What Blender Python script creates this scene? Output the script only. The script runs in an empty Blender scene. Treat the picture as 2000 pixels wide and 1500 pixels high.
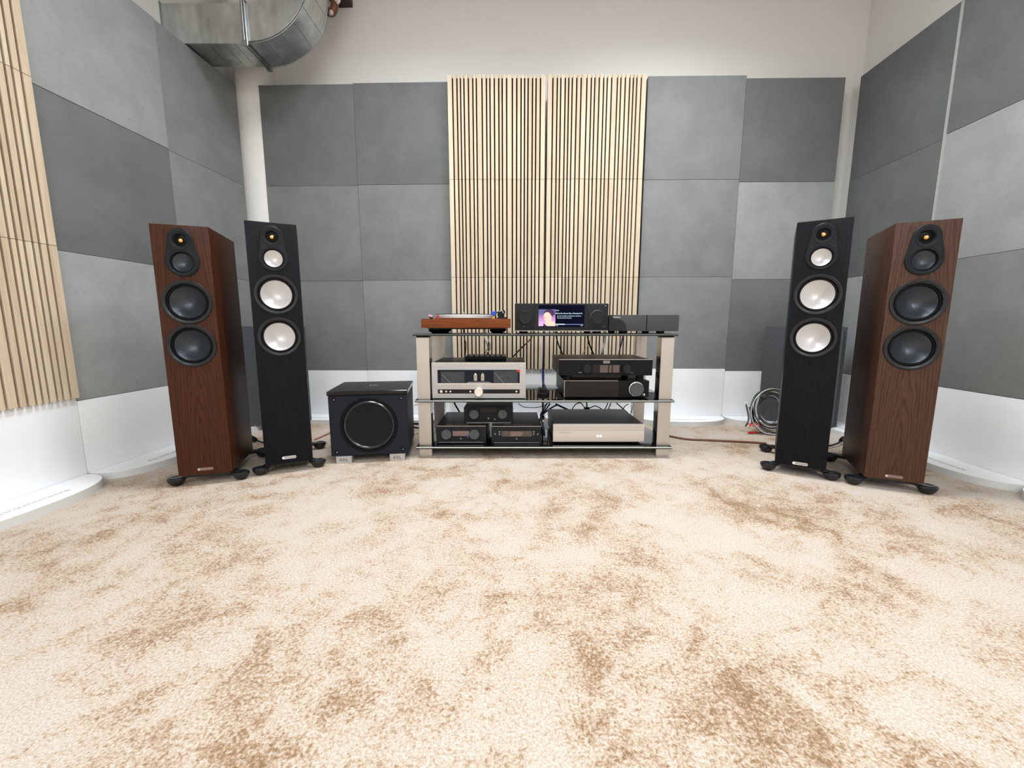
import bpy, bmesh, math, random
from mathutils import Vector, Matrix, Euler
random.seed(7)
SC = bpy.context.scene
COL = SC.collection
PI = math.pi

# ---------------------------------------------------------------- camera, world, lights, exposure
F, PITCH, EYE = 809.8, 0.1438, 0.64
cam_data = bpy.data.cameras.new('camera')
cam_data.sensor_width = 36.0
cam_data.lens = F / 2000 * 36
cam_data.clip_start = 0.02
cam = bpy.data.objects.new('camera', cam_data)
cam.location = (0, 0, EYE)
cam.rotation_euler = (PI / 2 - PITCH, 0, 0)
COL.objects.link(cam)
SC.camera = cam
SC.view_settings.view_transform = 'Standard'
SC.view_settings.look = 'None'
SC.view_settings.exposure = 1.15
SC.view_settings.gamma = 1
SC.view_settings.use_curve_mapping = False
world = bpy.data.worlds.new('world')
world.use_nodes = True
world.node_tree.nodes['Background'].inputs[0].default_value = (0.9, 0.95, 1.0, 1)
world.node_tree.nodes['Background'].inputs[1].default_value = 0.35
SC.world = world
CEIL = 3.6
# light panels added out of view to light the room: x, y, power
ADDED_LAMPS = [(-0.50, 1.68, 10), (0.80, 1.68, 13), (-0.85, -1.1, 11.5), (0.9, -1.1, 21), (-0.85, -3.1, 17), (0.85, -3.1, 18), (-0.85, -5.3, 12), (0.80, -5.3, 12)]
LAMPC = (0.93, 0.965, 1.0)
LZ = 2.76
for (lx, ly, lp) in ADDED_LAMPS:
    ld = bpy.data.lights.new('added_panel_light', 'AREA')
    ld.shape = 'SQUARE'
    ld.size = 0.56
    ld.energy = lp
    ld.color = LAMPC
    if ly > 1: ld.spread = math.radians(140)   # narrower beam for the added lamps before the rack
    lo = bpy.data.objects.new('added_panel_light', ld)
    lo.location = (lx, ly, LZ - 0.035)
    COL.objects.link(lo)

# ---------------------------------------------------------------- pixel helpers (points on real planes)
cp, sp = math.cos(PITCH), math.sin(PITCH)
def PY(x, y, Y):
    v = (750 - y) / F
    t = Y / (cp + v * sp)
    return ((x - 1000) / F * t, Y, EYE + t * (v * cp - sp))
def PZ(x, y, z):
    v = (750 - y) / F
    t = (z - EYE) / (v * cp - sp)
    return ((x - 1000) / F * t, t * (cp + v * sp), z)

# ---------------------------------------------------------------- materials
def newmat(name):
    m = bpy.data.materials.new(name)
    m.use_nodes = True
    nt = m.node_tree
    return m, nt, nt.nodes['Principled BSDF']
def setp(b, col=None, rough=None, metal=None, spec=None, coat=None):
    if col is not None: b.inputs['Base Color'].default_value = (*col, 1)
    if rough is not None: b.inputs['Roughness'].default_value = rough
    if metal is not None: b.inputs['Metallic'].default_value = metal
    if spec is not None: b.inputs['Specular IOR Level'].default_value = spec
    if coat is not None: b.inputs['Coat Weight'].default_value = coat
def node(nt, t, **kw):
    n = nt.nodes.new(t)
    for k, v in kw.items():
        if k in n.inputs: n.inputs[k].default_value = v
        else: setattr(n, k, v)
    return n
def ramp(nt, fac, stops):
    r = nt.nodes.new('ShaderNodeValToRGB')
    el = r.color_ramp.elements
    while len(el) < len(stops): el.new(0.5)
    for e, (p, c) in zip(el, stops):
        e.position = p
        e.color = (*c, 1) if len(c) == 3 else c
    nt.links.new(fac, r.inputs[0])
    return r
def coords(nt, scale=(1, 1, 1), kind='Object', rnd=0.0):
    tc = nt.nodes.new('ShaderNodeTexCoord')
    mp = nt.nodes.new('ShaderNodeMapping')
    mp.inputs['Scale'].default_value = scale
    nt.links.new(tc.outputs[kind], mp.inputs['Vector'])
    if rnd:
        oi = nt.nodes.new('ShaderNodeObjectInfo')
        mu = nt.nodes.new('ShaderNodeMath'); mu.operation = 'MULTIPLY'; mu.inputs[1].default_value = rnd
        nt.links.new(oi.outputs['Random'], mu.inputs[0])
        cb = nt.nodes.new('ShaderNodeCombineXYZ')
        for i in range(3): nt.links.new(mu.outputs[0], cb.inputs[i])
        nt.links.new(cb.outputs[0], mp.inputs['Location'])
    return mp.outputs[0]
def bump(nt, b, fac, strength, dist=0.001):
    bn = nt.nodes.new('ShaderNodeBump')
    bn.inputs['Strength'].default_value = strength
    bn.inputs['Distance'].default_value = dist
    nt.links.new(fac, bn.inputs['Height'])
    nt.links.new(bn.outputs[0], b.inputs['Normal'])
def noise(nt, vec, scale, detail=3, rough=0.5, dist=0.0):
    n = nt.nodes.new('ShaderNodeTexNoise')
    n.inputs['Scale'].default_value = scale
    n.inputs['Detail'].default_value = detail
    n.inputs['Roughness'].default_value = rough
    n.inputs['Distortion'].default_value = dist
    nt.links.new(vec, n.inputs['Vector'])
    return n.outputs[0]
def mixc(nt, fac, a, b, mode='MIX'):
    m = nt.nodes.new('ShaderNodeMix'); m.data_type = 'RGBA'; m.blend_type = mode
    if hasattr(fac, 'is_linked') or hasattr(fac, 'links'): nt.links.new(fac, m.inputs[0])
    else: m.inputs[0].default_value = fac
    for i, v in ((6, a), (7, b)):
        if isinstance(v, tuple): m.inputs[i].default_value = (*v, 1)
        else: nt.links.new(v, m.inputs[i])
    return m.outputs[2]

def plain(name, col, rough=0.5, metal=0.0, spec=0.5, nscale=None, var=0.06, bstr=0.0, coat=0.0, rvar=0.0):
    m, nt, b = newmat(name)
    if max(col) < 0.03 and spec == 0.5 and metal == 0: spec = 0.12
    setp(b, col, rough, metal, spec, coat)
    v = coords(nt)
    n = noise(nt, v, nscale or 60, 3)
    lo = tuple(c * (1 - var) for c in col); hi = tuple(min(1, c * (1 + var)) for c in col)
    r = ramp(nt, n, [(0.3, lo), (0.7, hi)])
    nt.links.new(r.outputs[0], b.inputs['Base Color'])
    if bstr: bump(nt, b, n, bstr)
    if rvar:
        r2 = ramp(nt, n, [(0.3, (rough - rvar,) * 3), (0.7, (rough + rvar,) * 3)])
        nt.links.new(r2.outputs[0], b.inputs['Roughness'])
    return m
def felt(name, col):
    m, nt, b = newmat(name)
    v = coords(nt, rnd=30)
    n1 = noise(nt, v, 5, 6, 0.6, 0.4); n2 = noise(nt, v, 38, 4, 0.65)
    lo = tuple(c * 0.90 for c in col); hi = tuple(c * 1.08 for c in col)
    r1 = ramp(nt, n1, [(0.33, lo), (0.67, hi)])
    r2 = ramp(nt, n2, [(0.28, (0.80,) * 3), (0.42, (0.985,) * 3), (0.6, (1, 1, 1))])
    nt.links.new(mixc(nt, 0.55, r1.outputs[0], r2.outputs[0], 'MULTIPLY'), b.inputs['Base Color'])
    setp(b, None, 0.95, 0, 0.2)
    bump(nt, b, noise(nt, v, 240, 2), 0.25, 0.0006)
    return m
def veneer(name, dark, light, rough, axis='z', scl=1.0, spec=0.5, bstr=0.15):
    m, nt, b = newmat(name)
    s = {'z': (1, 1, 0.07), 'x': (0.07, 1, 1)}[axis]
    v = coords(nt, s)
    w = nt.nodes.new('ShaderNodeTexWave')
    w.wave_type = 'RINGS'; w.rings_direction = 'SPHERICAL'
    w.inputs['Scale'].default_value = 38 * scl
    w.inputs['Distortion'].default_value = 7.5
    w.inputs['Detail'].default_value = 4
    w.inputs['Detail Scale'].default_value = 2.2
    nt.links.new(v, w.inputs['Vector'])
    n = noise(nt, coords(nt, {'z': (260, 260, 9), 'x': (9, 260, 260)}[axis]), 1, 3)
    r1 = ramp(nt, w.outputs[0], [(0.0, dark), (0.45, light), (1.0, tuple(x * 0.85 + y * .15 for x, y in zip(light, dark)))])
    r2 = ramp(nt, n, [(0.3, (0.55,) * 3), (0.6, (1, 1, 1))])
    nt.links.new(mixc(nt, 0.6, r1.outputs[0], r2.outputs[0], 'MULTIPLY'), b.inputs['Base Color'])
    setp(b, None, rough, 0, spec, 0.05)
    b.inputs['Coat Roughness'].default_value = 0.22
    bump(nt, b, n, bstr, 0.0004)
    return m
def oak(name):
    m, nt, b = newmat(name)
    v = coords(nt, (1, 1, 0.05), rnd=17)
    w = noise(nt, v, 55, 4, 0.6, 1.2)
    r = ramp(nt, w, [(0.3, (0.60, 0.48, 0.34)), (0.5, (0.70, 0.58, 0.43)), (0.7, (0.75, 0.64, 0.49))])
    oi = nt.nodes.new('ShaderNodeObjectInfo')
    rr = ramp(nt, oi.outputs['Random'], [(0, (0.86, 0.83, 0.80)), (1, (1, 1, 1))])
    nt.links.new(mixc(nt, 1.0, r.outputs[0], rr.outputs[0], 'MULTIPLY'), b.inputs['Base Color'])
    setp(b, None, 0.6, 0, 0.3)
    bump(nt, b, w, 0.1, 0.0004)
    return m
def carpet():
    m, nt, b = newmat('carpet')
    v = coords(nt)
    va = coords(nt, (1.0, 1.0, 1.0))
    big = noise(nt, va, 2.6, 7, 0.66, 0.35)
    mid = noise(nt, va, 11, 6, 0.68, 0.6)
    fine = noise(nt, v, 170, 3, 0.75)
    spk = noise(nt, v, 85, 5, 0.85, 0.4)
    base = (0.655, 0.585, 0.515); shade = (0.30, 0.185, 0.10)
    def math_(op, a, b2, c=None):
        n = nt.nodes.new('ShaderNodeMath'); n.operation = op
        for k, v2 in enumerate((a, b2, c)):
            if v2 is None: continue
            if isinstance(v2, float): n.inputs[k].default_value = v2
            else: nt.links.new(v2, n.inputs[k])
        return n.outputs[0]
    f = math_('MULTIPLY_ADD', mid, 1.0, math_('MULTIPLY', big, 1.45))
    f = math_('MULTIPLY_ADD', spk, 1.15, f)
    f = math_('MULTIPLY_ADD', fine, 0.9, f)
    sc = nt.nodes.new('ShaderNodeMapRange')
    sc.inputs['From Min'].default_value = 1.90; sc.inputs['From Max'].default_value = 2.70
    nt.links.new(f, sc.inputs['Value'])
    r = ramp(nt, sc.outputs[0], [(0.0, shade), (0.22, (0.48, 0.35, 0.24)), (0.42, (0.64, 0.535, 0.43)), (0.64, base)])
    r2 = ramp(nt, noise(nt, v, 230, 2, 0.8), [(0.34, (0.66, 0.61, 0.56)), (0.60, (1, 1, 1))])
    nt.links.new(mixc(nt, 0.9, r.outputs[0], r2.outputs[0], 'MULTIPLY'), b.inputs['Base Color'])
    setp(b, None, 1.0, 0, 0.05)
    b.inputs['Sheen Weight'].default_value = 0.15
    bump(nt, b, fine, 0.8, 0.004)
    return m
def steel(name, col, rough, stretch=(1, 1, 1), sc=12, var=0.2):
    m, nt, b = newmat(name)
    v = coords(nt, stretch)
    n = noise(nt, v, sc, 5, 0.6)
    r = ramp(nt, n, [(0.3, tuple(c * (1 - var) for c in col)), (0.7, col)])
    nt.links.new(r.outputs[0], b.inputs['Base Color'])
    r2 = ramp(nt, n, [(0.3, (rough * 0.75,) * 3), (0.7, (rough * 1.25,) * 3)])
    nt.links.new(r2.outputs[0], b.inputs['Roughness'])
    setp(b, None, None, 1.0)
    return m
def emis(name, col, s=1.0):
    m, nt, b = newmat(name)
    setp(b, (0, 0, 0), 0.5, 0, 0.05)
    b.inputs['Emission Color'].default_value = (*col, 1)
    b.inputs['Emission Strength'].default_value = s
    return m
def cone_mat(name, col, rough, metal):
    m, nt, b = newmat(name)
    setp(b, col, rough, metal, 0.4)
    v = coords(nt)
    vo = nt.nodes.new('ShaderNodeTexVoronoi'); vo.inputs['Scale'].default_value = 190
    nt.links.new(v, vo.inputs['Vector'])
    r = ramp(nt, vo.outputs[0], [(0.0, tuple(c * 0.84 for c in col)), (0.35, col)])
    nt.links.new(r.outputs[0], b.inputs['Base Color'])
    bump(nt, b, vo.outputs[0], 0.5, 0.0006)
    return m

M = {}
M['wall'] = plain('wall_paint', (0.80, 0.785, 0.755), 0.85, nscale=220, var=0.015, bstr=0.08, spec=0.2)
M['ceiling'] = plain('ceiling_paint', (0.30, 0.30, 0.29), 0.9, nscale=50, var=0.02, spec=0.2)
M['carpet'] = carpet()
FELT = {k: felt('felt_tone_' + str(i), c) for i, (k, c) in enumerate({
    'a': (0.205, 0.213, 0.206), 'b': (0.160, 0.167, 0.165), 'c': (0.235, 0.244, 0.240), 'd': (0.325, 0.338, 0.333), 'e': (0.140, 0.148, 0.146)}.items())}
M['oak'] = oak('oak_slat')
M['backfelt'] = plain('black_felt', (0.006, 0.005, 0.003), 0.95, nscale=200, var=0.3, spec=0.1)
M['trap'] = plain('dark_blue_grey_felt', (0.078, 0.081, 0.088), 0.95, nscale=160, var=0.35, spec=0.1, bstr=0.3)
M['trap2'] = plain('dark_grey_felt', (0.055, 0.057, 0.064), 0.95, nscale=160, var=0.35, spec=0.1, bstr=0.3)
M['white'] = plain('white_laminate', (0.90, 0.91, 0.92), 0.35, nscale=8, var=0.015, spec=0.4)
M['whiteedge'] = plain('white_edge', (0.66, 0.66, 0.65), 0.5, nscale=8, var=0.02)
M['greyedge'] = plain('light_grey_edge', (0.42, 0.42, 0.41), 0.7, nscale=40, var=0.08)
M['walnut'] = veneer('walnut_veneer', (0.040, 0.012, 0.005), (0.068, 0.021, 0.009), 0.40, spec=0.14)
M['walnut_r'] = veneer('walnut_veneer_paler', (0.052, 0.023, 0.014), (0.084, 0.040, 0.026), 0.42, spec=0.16)
M['blackash'] = veneer('black_ash_veneer', (0.004, 0.004, 0.005), (0.0060, 0.0070, 0.0105), 0.42, spec=0.10, bstr=0.4)
M['teak'] = veneer('reddish_wood_veneer', (0.13, 0.028, 0.005), (0.23, 0.058, 0.010), 0.3, axis='x', spec=0.2)
M['plastic'] = plain('dark_grey_plastic', (0.014, 0.016, 0.019), 0.42, nscale=300, var=0.15, bstr=0.1)
M['ring'] = plain('driver_ring_plastic', (0.010, 0.0105, 0.012), 0.30, nscale=300, var=0.1, spec=0.35)
M['rubber'] = plain('black_rubber', (0.004, 0.004, 0.005), 0.38, nscale=60)
M['gloss'] = plain('gloss_black', (0.005, 0.005, 0.007), 0.10, nscale=60, spec=0.35)
M['podm'] = plain('satin_black_metal', (0.008, 0.009, 0.011), 0.26, nscale=90, var=0.1, spec=0.45)
M['coneb'] = cone_mat('black_dimpled_cone', (0.055, 0.065, 0.078), 0.36, 0.6)
M['conew'] = cone_mat('white_dimpled_cone', (0.66, 0.645, 0.64), 0.42, 0.35)
M['gold'] = plain('gold_dome', (0.85, 0.50, 0.18), 0.28, 1.0, nscale=30)
M['badge'] = plain('silver_badge', (0.62, 0.62, 0.60), 0.4, 0.7, nscale=30)
M['badged'] = plain('dark_badge', (0.20, 0.12, 0.085), 0.4, 0.3, nscale=30)
M['galv'] = steel('galvanised_steel', (0.66, 0.68, 0.67), 0.36, (1, 1, 0.35), 14, 0.40)
M['galvd'] = steel('galvanised_rail', (0.42, 0.44, 0.44), 0.34, (1, 1, 1), 30, 0.4)
M['post'] = steel('brushed_post', (0.60, 0.57, 0.535), 0.42, (40, 40, 0.6), 6, 0.10)
M['posts'] = steel('chrome_post_side', (0.60, 0.60, 0.58), 0.10, (1, 1, 1), 6, 0.1)
M['glass'] = plain('black_glass', (0.003, 0.004, 0.004), 0.03, nscale=20, spec=0.6)
M['edge'] = plain('glass_edge_highlight', (0.62, 0.68, 0.64), 0.15, nscale=20)  # polished shelf edge with its bright highlight line put into the colour
M['edged'] = plain('glass_edge_dim_highlight', (0.10, 0.11, 0.11), 0.15, nscale=20)  # same edge for the top shelf, highlight painted dimmer
M['alu'] = plain('silver_aluminium', (0.50, 0.49, 0.49), 0.38, 0.55, nscale=160, var=0.08, bstr=0.05)
M['aluw'] = plain('pale_aluminium', (0.72, 0.66, 0.60), 0.36, 0.45, nscale=160, var=0.04)
M['alub'] = plain('bright_aluminium', (0.88, 0.85, 0.80), 0.25, 0.7, nscale=60, var=0.05)
M['case'] = plain('black_metal_case', (0.012, 0.013, 0.014), 0.35, nscale=120, var=0.1)
M['caseg'] = plain('dark_grey_case', (0.042, 0.044, 0.047), 0.42, nscale=120, var=0.08)
M['face'] = plain('satin_black_face', (0.009, 0.009, 0.011), 0.32, nscale=120, var=0.08)
M['faceg'] = plain('anthracite_face', (0.018, 0.019, 0.021), 0.36, nscale=200, var=0.1)
M['knob'] = plain('dark_knob', (0.020, 0.021, 0.024), 0.4, nscale=100, var=0.1)
M['knobg'] = plain('grey_knob', (0.070, 0.072, 0.078), 0.42, nscale=100, var=0.1)
M['line'] = plain('pale_trim_line', (0.45, 0.43, 0.40), 0.3, 0.8, nscale=60)
M['ink'] = plain('dark_print', (0.08, 0.08, 0.09), 0.6, nscale=60)
M['inkl'] = plain('faint_grey_print', (0.34, 0.34, 0.36), 0.6, nscale=60)
M['inkw'] = plain('white_print', (0.78, 0.78, 0.78), 0.5, nscale=60)
M['inkg'] = plain('grey_print', (0.30, 0.30, 0.30), 0.5, nscale=60)
M['lcd'] = plain('grey_brown_display', (0.10, 0.075, 0.068), 0.15, nscale=40, var=0.15)
M['lcdp'] = plain('pinkish_display', (0.20, 0.135, 0.13), 0.2, nscale=40, var=0.1)
M['win'] = plain('meter_window_glass', (0.012, 0.015, 0.022), 0.06, nscale=30)
M['meter'] = plain('meter_face', (0.030, 0.034, 0.044), 0.4, nscale=30, var=0.25)
M['meterm'] = plain('meter_mark', (0.20, 0.20, 0.21), 0.4, nscale=30)
M['tube'] = plain('valve_glass', (0.42, 0.38, 0.33), 0.1, 0.3, nscale=300, var=0.4)
M['redp'] = plain('red_paint', (0.70, 0.03, 0.03), 0.4, nscale=40)
M['darkred'] = plain('dark_red_metal', (0.30, 0.015, 0.02), 0.25, 0.3, nscale=40)
M['pink'] = plain('pink_cap', (0.75, 0.30, 0.34), 0.4, nscale=40)
M['blue'] = plain('blue_plastic', (0.015, 0.07, 0.60), 0.3, nscale=40)
M['blued'] = plain('dark_blue_sheath', (0.018, 0.022, 0.16), 0.4, nscale=90)
M['cable'] = plain('black_cable', (0.006, 0.006, 0.007), 0.45, nscale=90)
M['brownc'] = plain('brown_braid', (0.15, 0.065, 0.032), 0.7, nscale=420, var=0.7, bstr=0.4)
M['redc'] = plain('red_brown_cable', (0.30, 0.06, 0.035), 0.5, nscale=90)
M['yellow'] = plain('yellow_cable', (0.72, 0.52, 0.12), 0.5, nscale=90)
M['whitec'] = plain('white_cable', (0.72, 0.73, 0.77), 0.4, nscale=90)
M['greyc'] = plain('grey_cable', (0.10, 0.10, 0.095), 0.4, nscale=60, var=0.3)
M['olivec'] = plain('olive_cable', (0.10, 0.09, 0.06), 0.35, nscale=60, var=0.4)
M['maroon'] = plain('dark_maroon_box', (0.035, 0.008, 0.010), 0.5, nscale=40)
M['wrapb'] = plain('brown_wrap', (0.16, 0.05, 0.02), 0.4, nscale=40, var=0.5)
M['wrapw'] = plain('white_wrap', (0.70, 0.62, 0.58), 0.4, nscale=60, var=0.2)
M['walldark'] = M['wall']

# ---------------------------------------------------------------- mesh helpers
def box(bm, x0, x1, y0, y1, z0, z1, bev=0.0, seg=2):
    vs = [bm.verts.new((x, y, z)) for x in (x0, x1) for y in (y0, y1) for z in (z0, z1)]
    fs = []
    for idx in ((0, 1, 3, 2), (4, 6, 7, 5), (0, 4, 5, 1), (2, 3, 7, 6), (0, 2, 6, 4), (1, 5, 7, 3)):
        fs.append(bm.faces.new([vs[i] for i in idx]))
    if bev > 0:
        es = set(e for f in fs for e in f.edges)
        bmesh.ops.bevel(bm, geom=list(es), offset=bev, segments=seg, affect='EDGES', profile=0.7)
def lathe(bm, prof, cx, cy, cz, axis='y', n=48, sgn=-1):
    # prof: list of (radius, height); height runs along axis * sgn
    rings = []
    for r, h in prof:
        if r < 1e-6:
            a = {'y': (cx, cy + sgn * h, cz), 'z': (cx, cy, cz + sgn * h), 'x': (cx + sgn * h, cy, cz)}[axis]
            rings.append([bm.verts.new(a)])
        else:
            ring = []
            for i in range(n):
                t = 2 * PI * i / n
                a, c = r * math.cos(t), r * math.sin(t)
                p = {'y': (cx + a, cy + sgn * h, cz + c), 'z': (cx + a, cy + c, cz + sgn * h), 'x': (cx + sgn * h, cy + a, cz + c)}[axis]
                ring.append(bm.verts.new(p))
            rings.append(ring)
    for A, B in zip(rings, rings[1:]):
        if len(A) == 1 and len(B) == 1: continue
        m = max(len(A), len(B))
        for i in range(m):
            j = (i + 1) % m
            if len(A) == 1: bm.faces.new((A[0], B[i], B[j]))
            elif len(B) == 1: bm.faces.new((A[i], B[0], A[j]))
            else: bm.faces.new((A[i], B[i], B[j], A[j]))
def prism(bm, pts, a0, a1, plane='xz', bev=0.0):
    # extrude closed outline between a0 and a1 along the missing axis
    def P(p, a): return {'xz': (p[0], a, p[1]), 'xy': (p[0], p[1], a), 'yz': (a, p[0], p[1])}[plane]
    A = [bm.verts.new(P(p, a0)) for p in pts]; B = [bm.verts.new(P(p, a1)) for p in pts]
    f1 = bm.faces.new(A); f2 = bm.faces.new(B[::-1])
    n = len(pts)
    for i in range(n): bm.faces.new((A[i], B[i], B[(i + 1) % n], A[(i + 1) % n]))
    if bev:
        es = list(f1.edges) + list(f2.edges)
        bmesh.ops.bevel(bm, geom=es, offset=bev, segments=2, affect='EDGES')
def smooth_path(pts, n=8):
    pts = [Vector(p) for p in pts]
    if len(pts) < 3: return pts
    out = []
    for i in range(len(pts) - 1):
        p0 = pts[max(i - 1, 0)]; p1 = pts[i]; p2 = pts[i + 1]; p3 = pts[min(i + 2, len(pts) - 1)]
        for k in range(n):
            t = k / n
            out.append(0.5 * ((2 * p1) + (p2 - p0) * t + (2 * p0 - 5 * p1 + 4 * p2 - p3) * t * t + (3 * p1 - p0 - 3 * p2 + p3) * t ** 3))
    out.append(pts[-1])
    return out
def tube(bm, pts, r, n=8, smooth=8, closed=False):
    P = smooth_path(pts, smooth) if smooth else [Vector(p) for p in pts]
    rings = []
    up = Vector((0.13, 0.21, 0.97)).normalized()
    for i, p in enumerate(P):
        d = (P[min(i + 1, len(P) - 1)] - P[max(i - 1, 0)]).normalized()
        a = d.cross(up)
        if a.length < 1e-3: a = d.cross(Vector((1, 0, 0)))
        a.normalize(); b = d.cross(a).normalized()
        up = (a.cross(d) if True else up)
        up = -b if up.dot(-b) > 0 else b
        rr = r(i / (len(P) - 1)) if callable(r) else r
        rings.append([bm.verts.new(p + a * rr * math.cos(2 * PI * k / n) + b * rr * math.sin(2 * PI * k / n)) for k in range(n)])
    # keep rings aligned
    for A, B in zip(rings, rings[1:]):
        best = min(range(n), key=lambda s: sum((A[k].co - B[(k + s) % n].co).length for k in range(n)))
        fl = B[::-1]
        best2 = min(range(n), key=lambda s: sum((A[k].co - fl[(k + s) % n].co).length for k in range(n)))
        c1 = sum((A[k].co - B[(k + best) % n].co).length for k in range(n)); c2 = sum((A[k].co - fl[(k + best2) % n].co).length for k in range(n))
        nb = [B[(k + best) % n] for k in range(n)] if c1 <= c2 else [fl[(k + best2) % n] for k in range(n)]
        B[:] = nb
        for k in range(n): bm.faces.new((A[k], A[(k + 1) % n], B[(k + 1) % n], B[k]))
    bm.faces.new(rings[0][::-1]); bm.faces.new(rings[-1])
def mesh_of(bm, name, m, smooth=True):
    bmesh.ops.recalc_face_normals(bm, faces=bm.faces[:])
    me = bpy.data.meshes.new(name)
    bm.to_mesh(me); bm.free()
    me.materials.append(m)
    if smooth:
        for p in me.polygons: p.use_smooth = True
        try: me.set_sharp_from_angle(angle=math.radians(32))
        except Exception: pass
    return me
def obj(name, bm, m, parent=None, smooth=True):
    me = mesh_of(bm, name, m, smooth) if isinstance(bm, bmesh.types.BMesh) else bm
    o = bpy.data.objects.new(name, me)
    COL.objects.link(o)
    if parent: o.parent = parent
    return o
def cut(o, cutters):
    """carve cutter meshes out of object o and bake the result into its mesh"""
    tmp = []
    for k, bmc in enumerate(cutters):
        me = mesh_of(bmc, 'cutter', o.data.materials[0], False)
        c = bpy.data.objects.new('cutter', me); COL.objects.link(c); c.parent = o.parent; tmp.append(c)
        md = o.modifiers.new('cut%d' % k, 'BOOLEAN'); md.operation = 'DIFFERENCE'; md.object = c; md.solver = 'EXACT'
    bpy.context.view_layer.update()
    me = bpy.data.meshes.new_from_object(o.evaluated_get(bpy.context.evaluated_depsgraph_get()))
    o.modifiers.clear()
    o.data = me
    for c in tmp:
        cm = c.data; bpy.data.objects.remove(c); bpy.data.meshes.remove(cm)
    try: me.set_sharp_from_angle(angle=math.radians(32))
    except Exception: pass
def NB(): return bmesh.new()
def thing(name, label, cat, loc=(0, 0, 0), rz=0.0, group=None):
    o = bpy.data.objects.new(name, None)
    o.empty_display_size = 0.05
    COL.objects.link(o)
    o.location = loc; o.rotation_euler = (0, 0, rz)
    o['label'] = label; o['category'] = cat
    if group: o['group'] = group
    return o
def tag(o, label, cat, group=None):
    o['label'] = label; o['category'] = cat
    if group: o['group'] = group
    return o
def struct(name, bm, m):
    o = obj(name, bm, m, smooth=False)
    o['kind'] = 'structure'
    return o
def text(name, s, size, m, parent, loc, rot=(PI / 2, 0, 0), depth=0.0002, sx=1.0, align='CENTER', bold=False):
    cu = bpy.data.curves.new('t', 'FONT')
    cu.body = s; cu.size = size; cu.extrude = depth; cu.align_x = align; cu.align_y = 'CENTER'
    cu.resolution_u = 2
    if bold: cu.offset = size * 0.02
    to = bpy.data.objects.new('t', cu)
    COL.objects.link(to)
    bpy.context.view_layer.update()
    me = bpy.data.meshes.new_from_object(to.evaluated_get(bpy.context.evaluated_depsgraph_get()))
    bpy.data.objects.remove(to); bpy.data.curves.remove(cu)
    me.transform(Matrix.Diagonal((sx, 1, 1, 1)))
    me.materials.clear(); me.materials.append(m)
    o = bpy.data.objects.new(name, me); COL.objects.link(o)
    o.parent = parent; o.location = loc; o.rotation_euler = rot
    return o

# ---------------------------------------------------------------- room shell
def wall_slab(name, p, q, z0, z1, th, m):
    # vertical slab whose visible face runs p -> q; thickness goes to the left of p->q
    d = Vector((q[0] - p[0], q[1] - p[1])).normalized(); nrm = Vector((-d.y, d.x)) * th
    bm = NB()
    pts = [(p[0], p[1]), (q[0], q[1]), (q[0] + nrm.x, q[1] + nrm.y), (p[0] + nrm.x, p[1] + nrm.y)]
    prism(bm, pts, z0, z1, 'xy')
    return struct(name, bm, m)
# corners of the room (counter-clockwise seen from above)
YB0, YB1 = 2.905, 2.79
cBL = (-1.81, YB0); cBR = (2.155, YB1)
cFL = (-1.81 - 0.044 * 9.6, YB0 - 9.6)
cFR = (2.155 - 0.05 * 9.6, cFL[1])
bm = NB(); box(bm, -2.7, 2.7, -6.8, 3.2, -0.06, 0.0); struct('floor', bm, M['carpet'])
bm = NB(); box(bm, -2.7, 2.7, -6.8, 3.2, CEIL, CEIL + 0.08); struct('ceiling', bm, M['ceiling'])
wall_slab('wall_back', cBR, cBL, 0, CEIL, -0.1, M['wall'])
wall_slab('wall_left', cBL, cFL, 0, CEIL, -0.1, M['wall'])
wall_slab('wall_front', cFL, cFR, 0, CEIL, -0.1, M['wall'])
wall_slab('wall_right', cFR, cBR, 0, CEIL, -0.1, M['wall'])
M_lampframe = plain('added_panel_frame', (0.7, 0.7, 0.7), 0.5)
M_diff = emis('added_panel_glow', LAMPC, 2.5)  # glowing faces of the added, unseen light panels
for i, (lx, ly, lp) in enumerate(ADDED_LAMPS):
    where = ['above the carpet before the rack, left', 'above the carpet before the rack, right', 'just behind the camera, left', 'just behind the camera, right', 'in the middle of the room behind, left', 'in the middle of the room behind, right', 'at the far rear of the room, left', 'at the far rear of the room, right'][i]
    t = thing('added_light_panel', 'added unseen square light panel ' + where, 'added light', (lx, ly, LZ), 0, 'added light panels')
    bm = NB()
    for (a, b_, c, d) in ((-.3, .3, -.3, -.28), (-.3, .3, .28, .3), (-.3, -.28, -.28, .28), (.28, .3, -.28, .28)):
        box(bm, a, b_, c, d, -0.03, 0)
    obj('frame', bm, M_lampframe, t)
    for sx in (-1, 1):
        bm = NB(); tube(bm, [(sx * .26, 0, -0.002), (sx * .26, 0, CEIL - LZ)], 0.002, 6, 0); obj('added_panel_wire', bm, M_lampframe, t)
    bm = NB(); box(bm, -.279, .279, -.279, .279, -0.012, 0); obj('added_panel_diffuser', bm, M_diff, t)

bm = NB(); lathe(bm, [(0, 0), (0.115, 0), (0.115, CEIL - 0.002), (0, CEIL - 0.002)], -1.628, 2.872, 0, 'z', 40, 1); o = obj('trim_1', bm, M['wall']); o['kind'] = 'structure'
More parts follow.
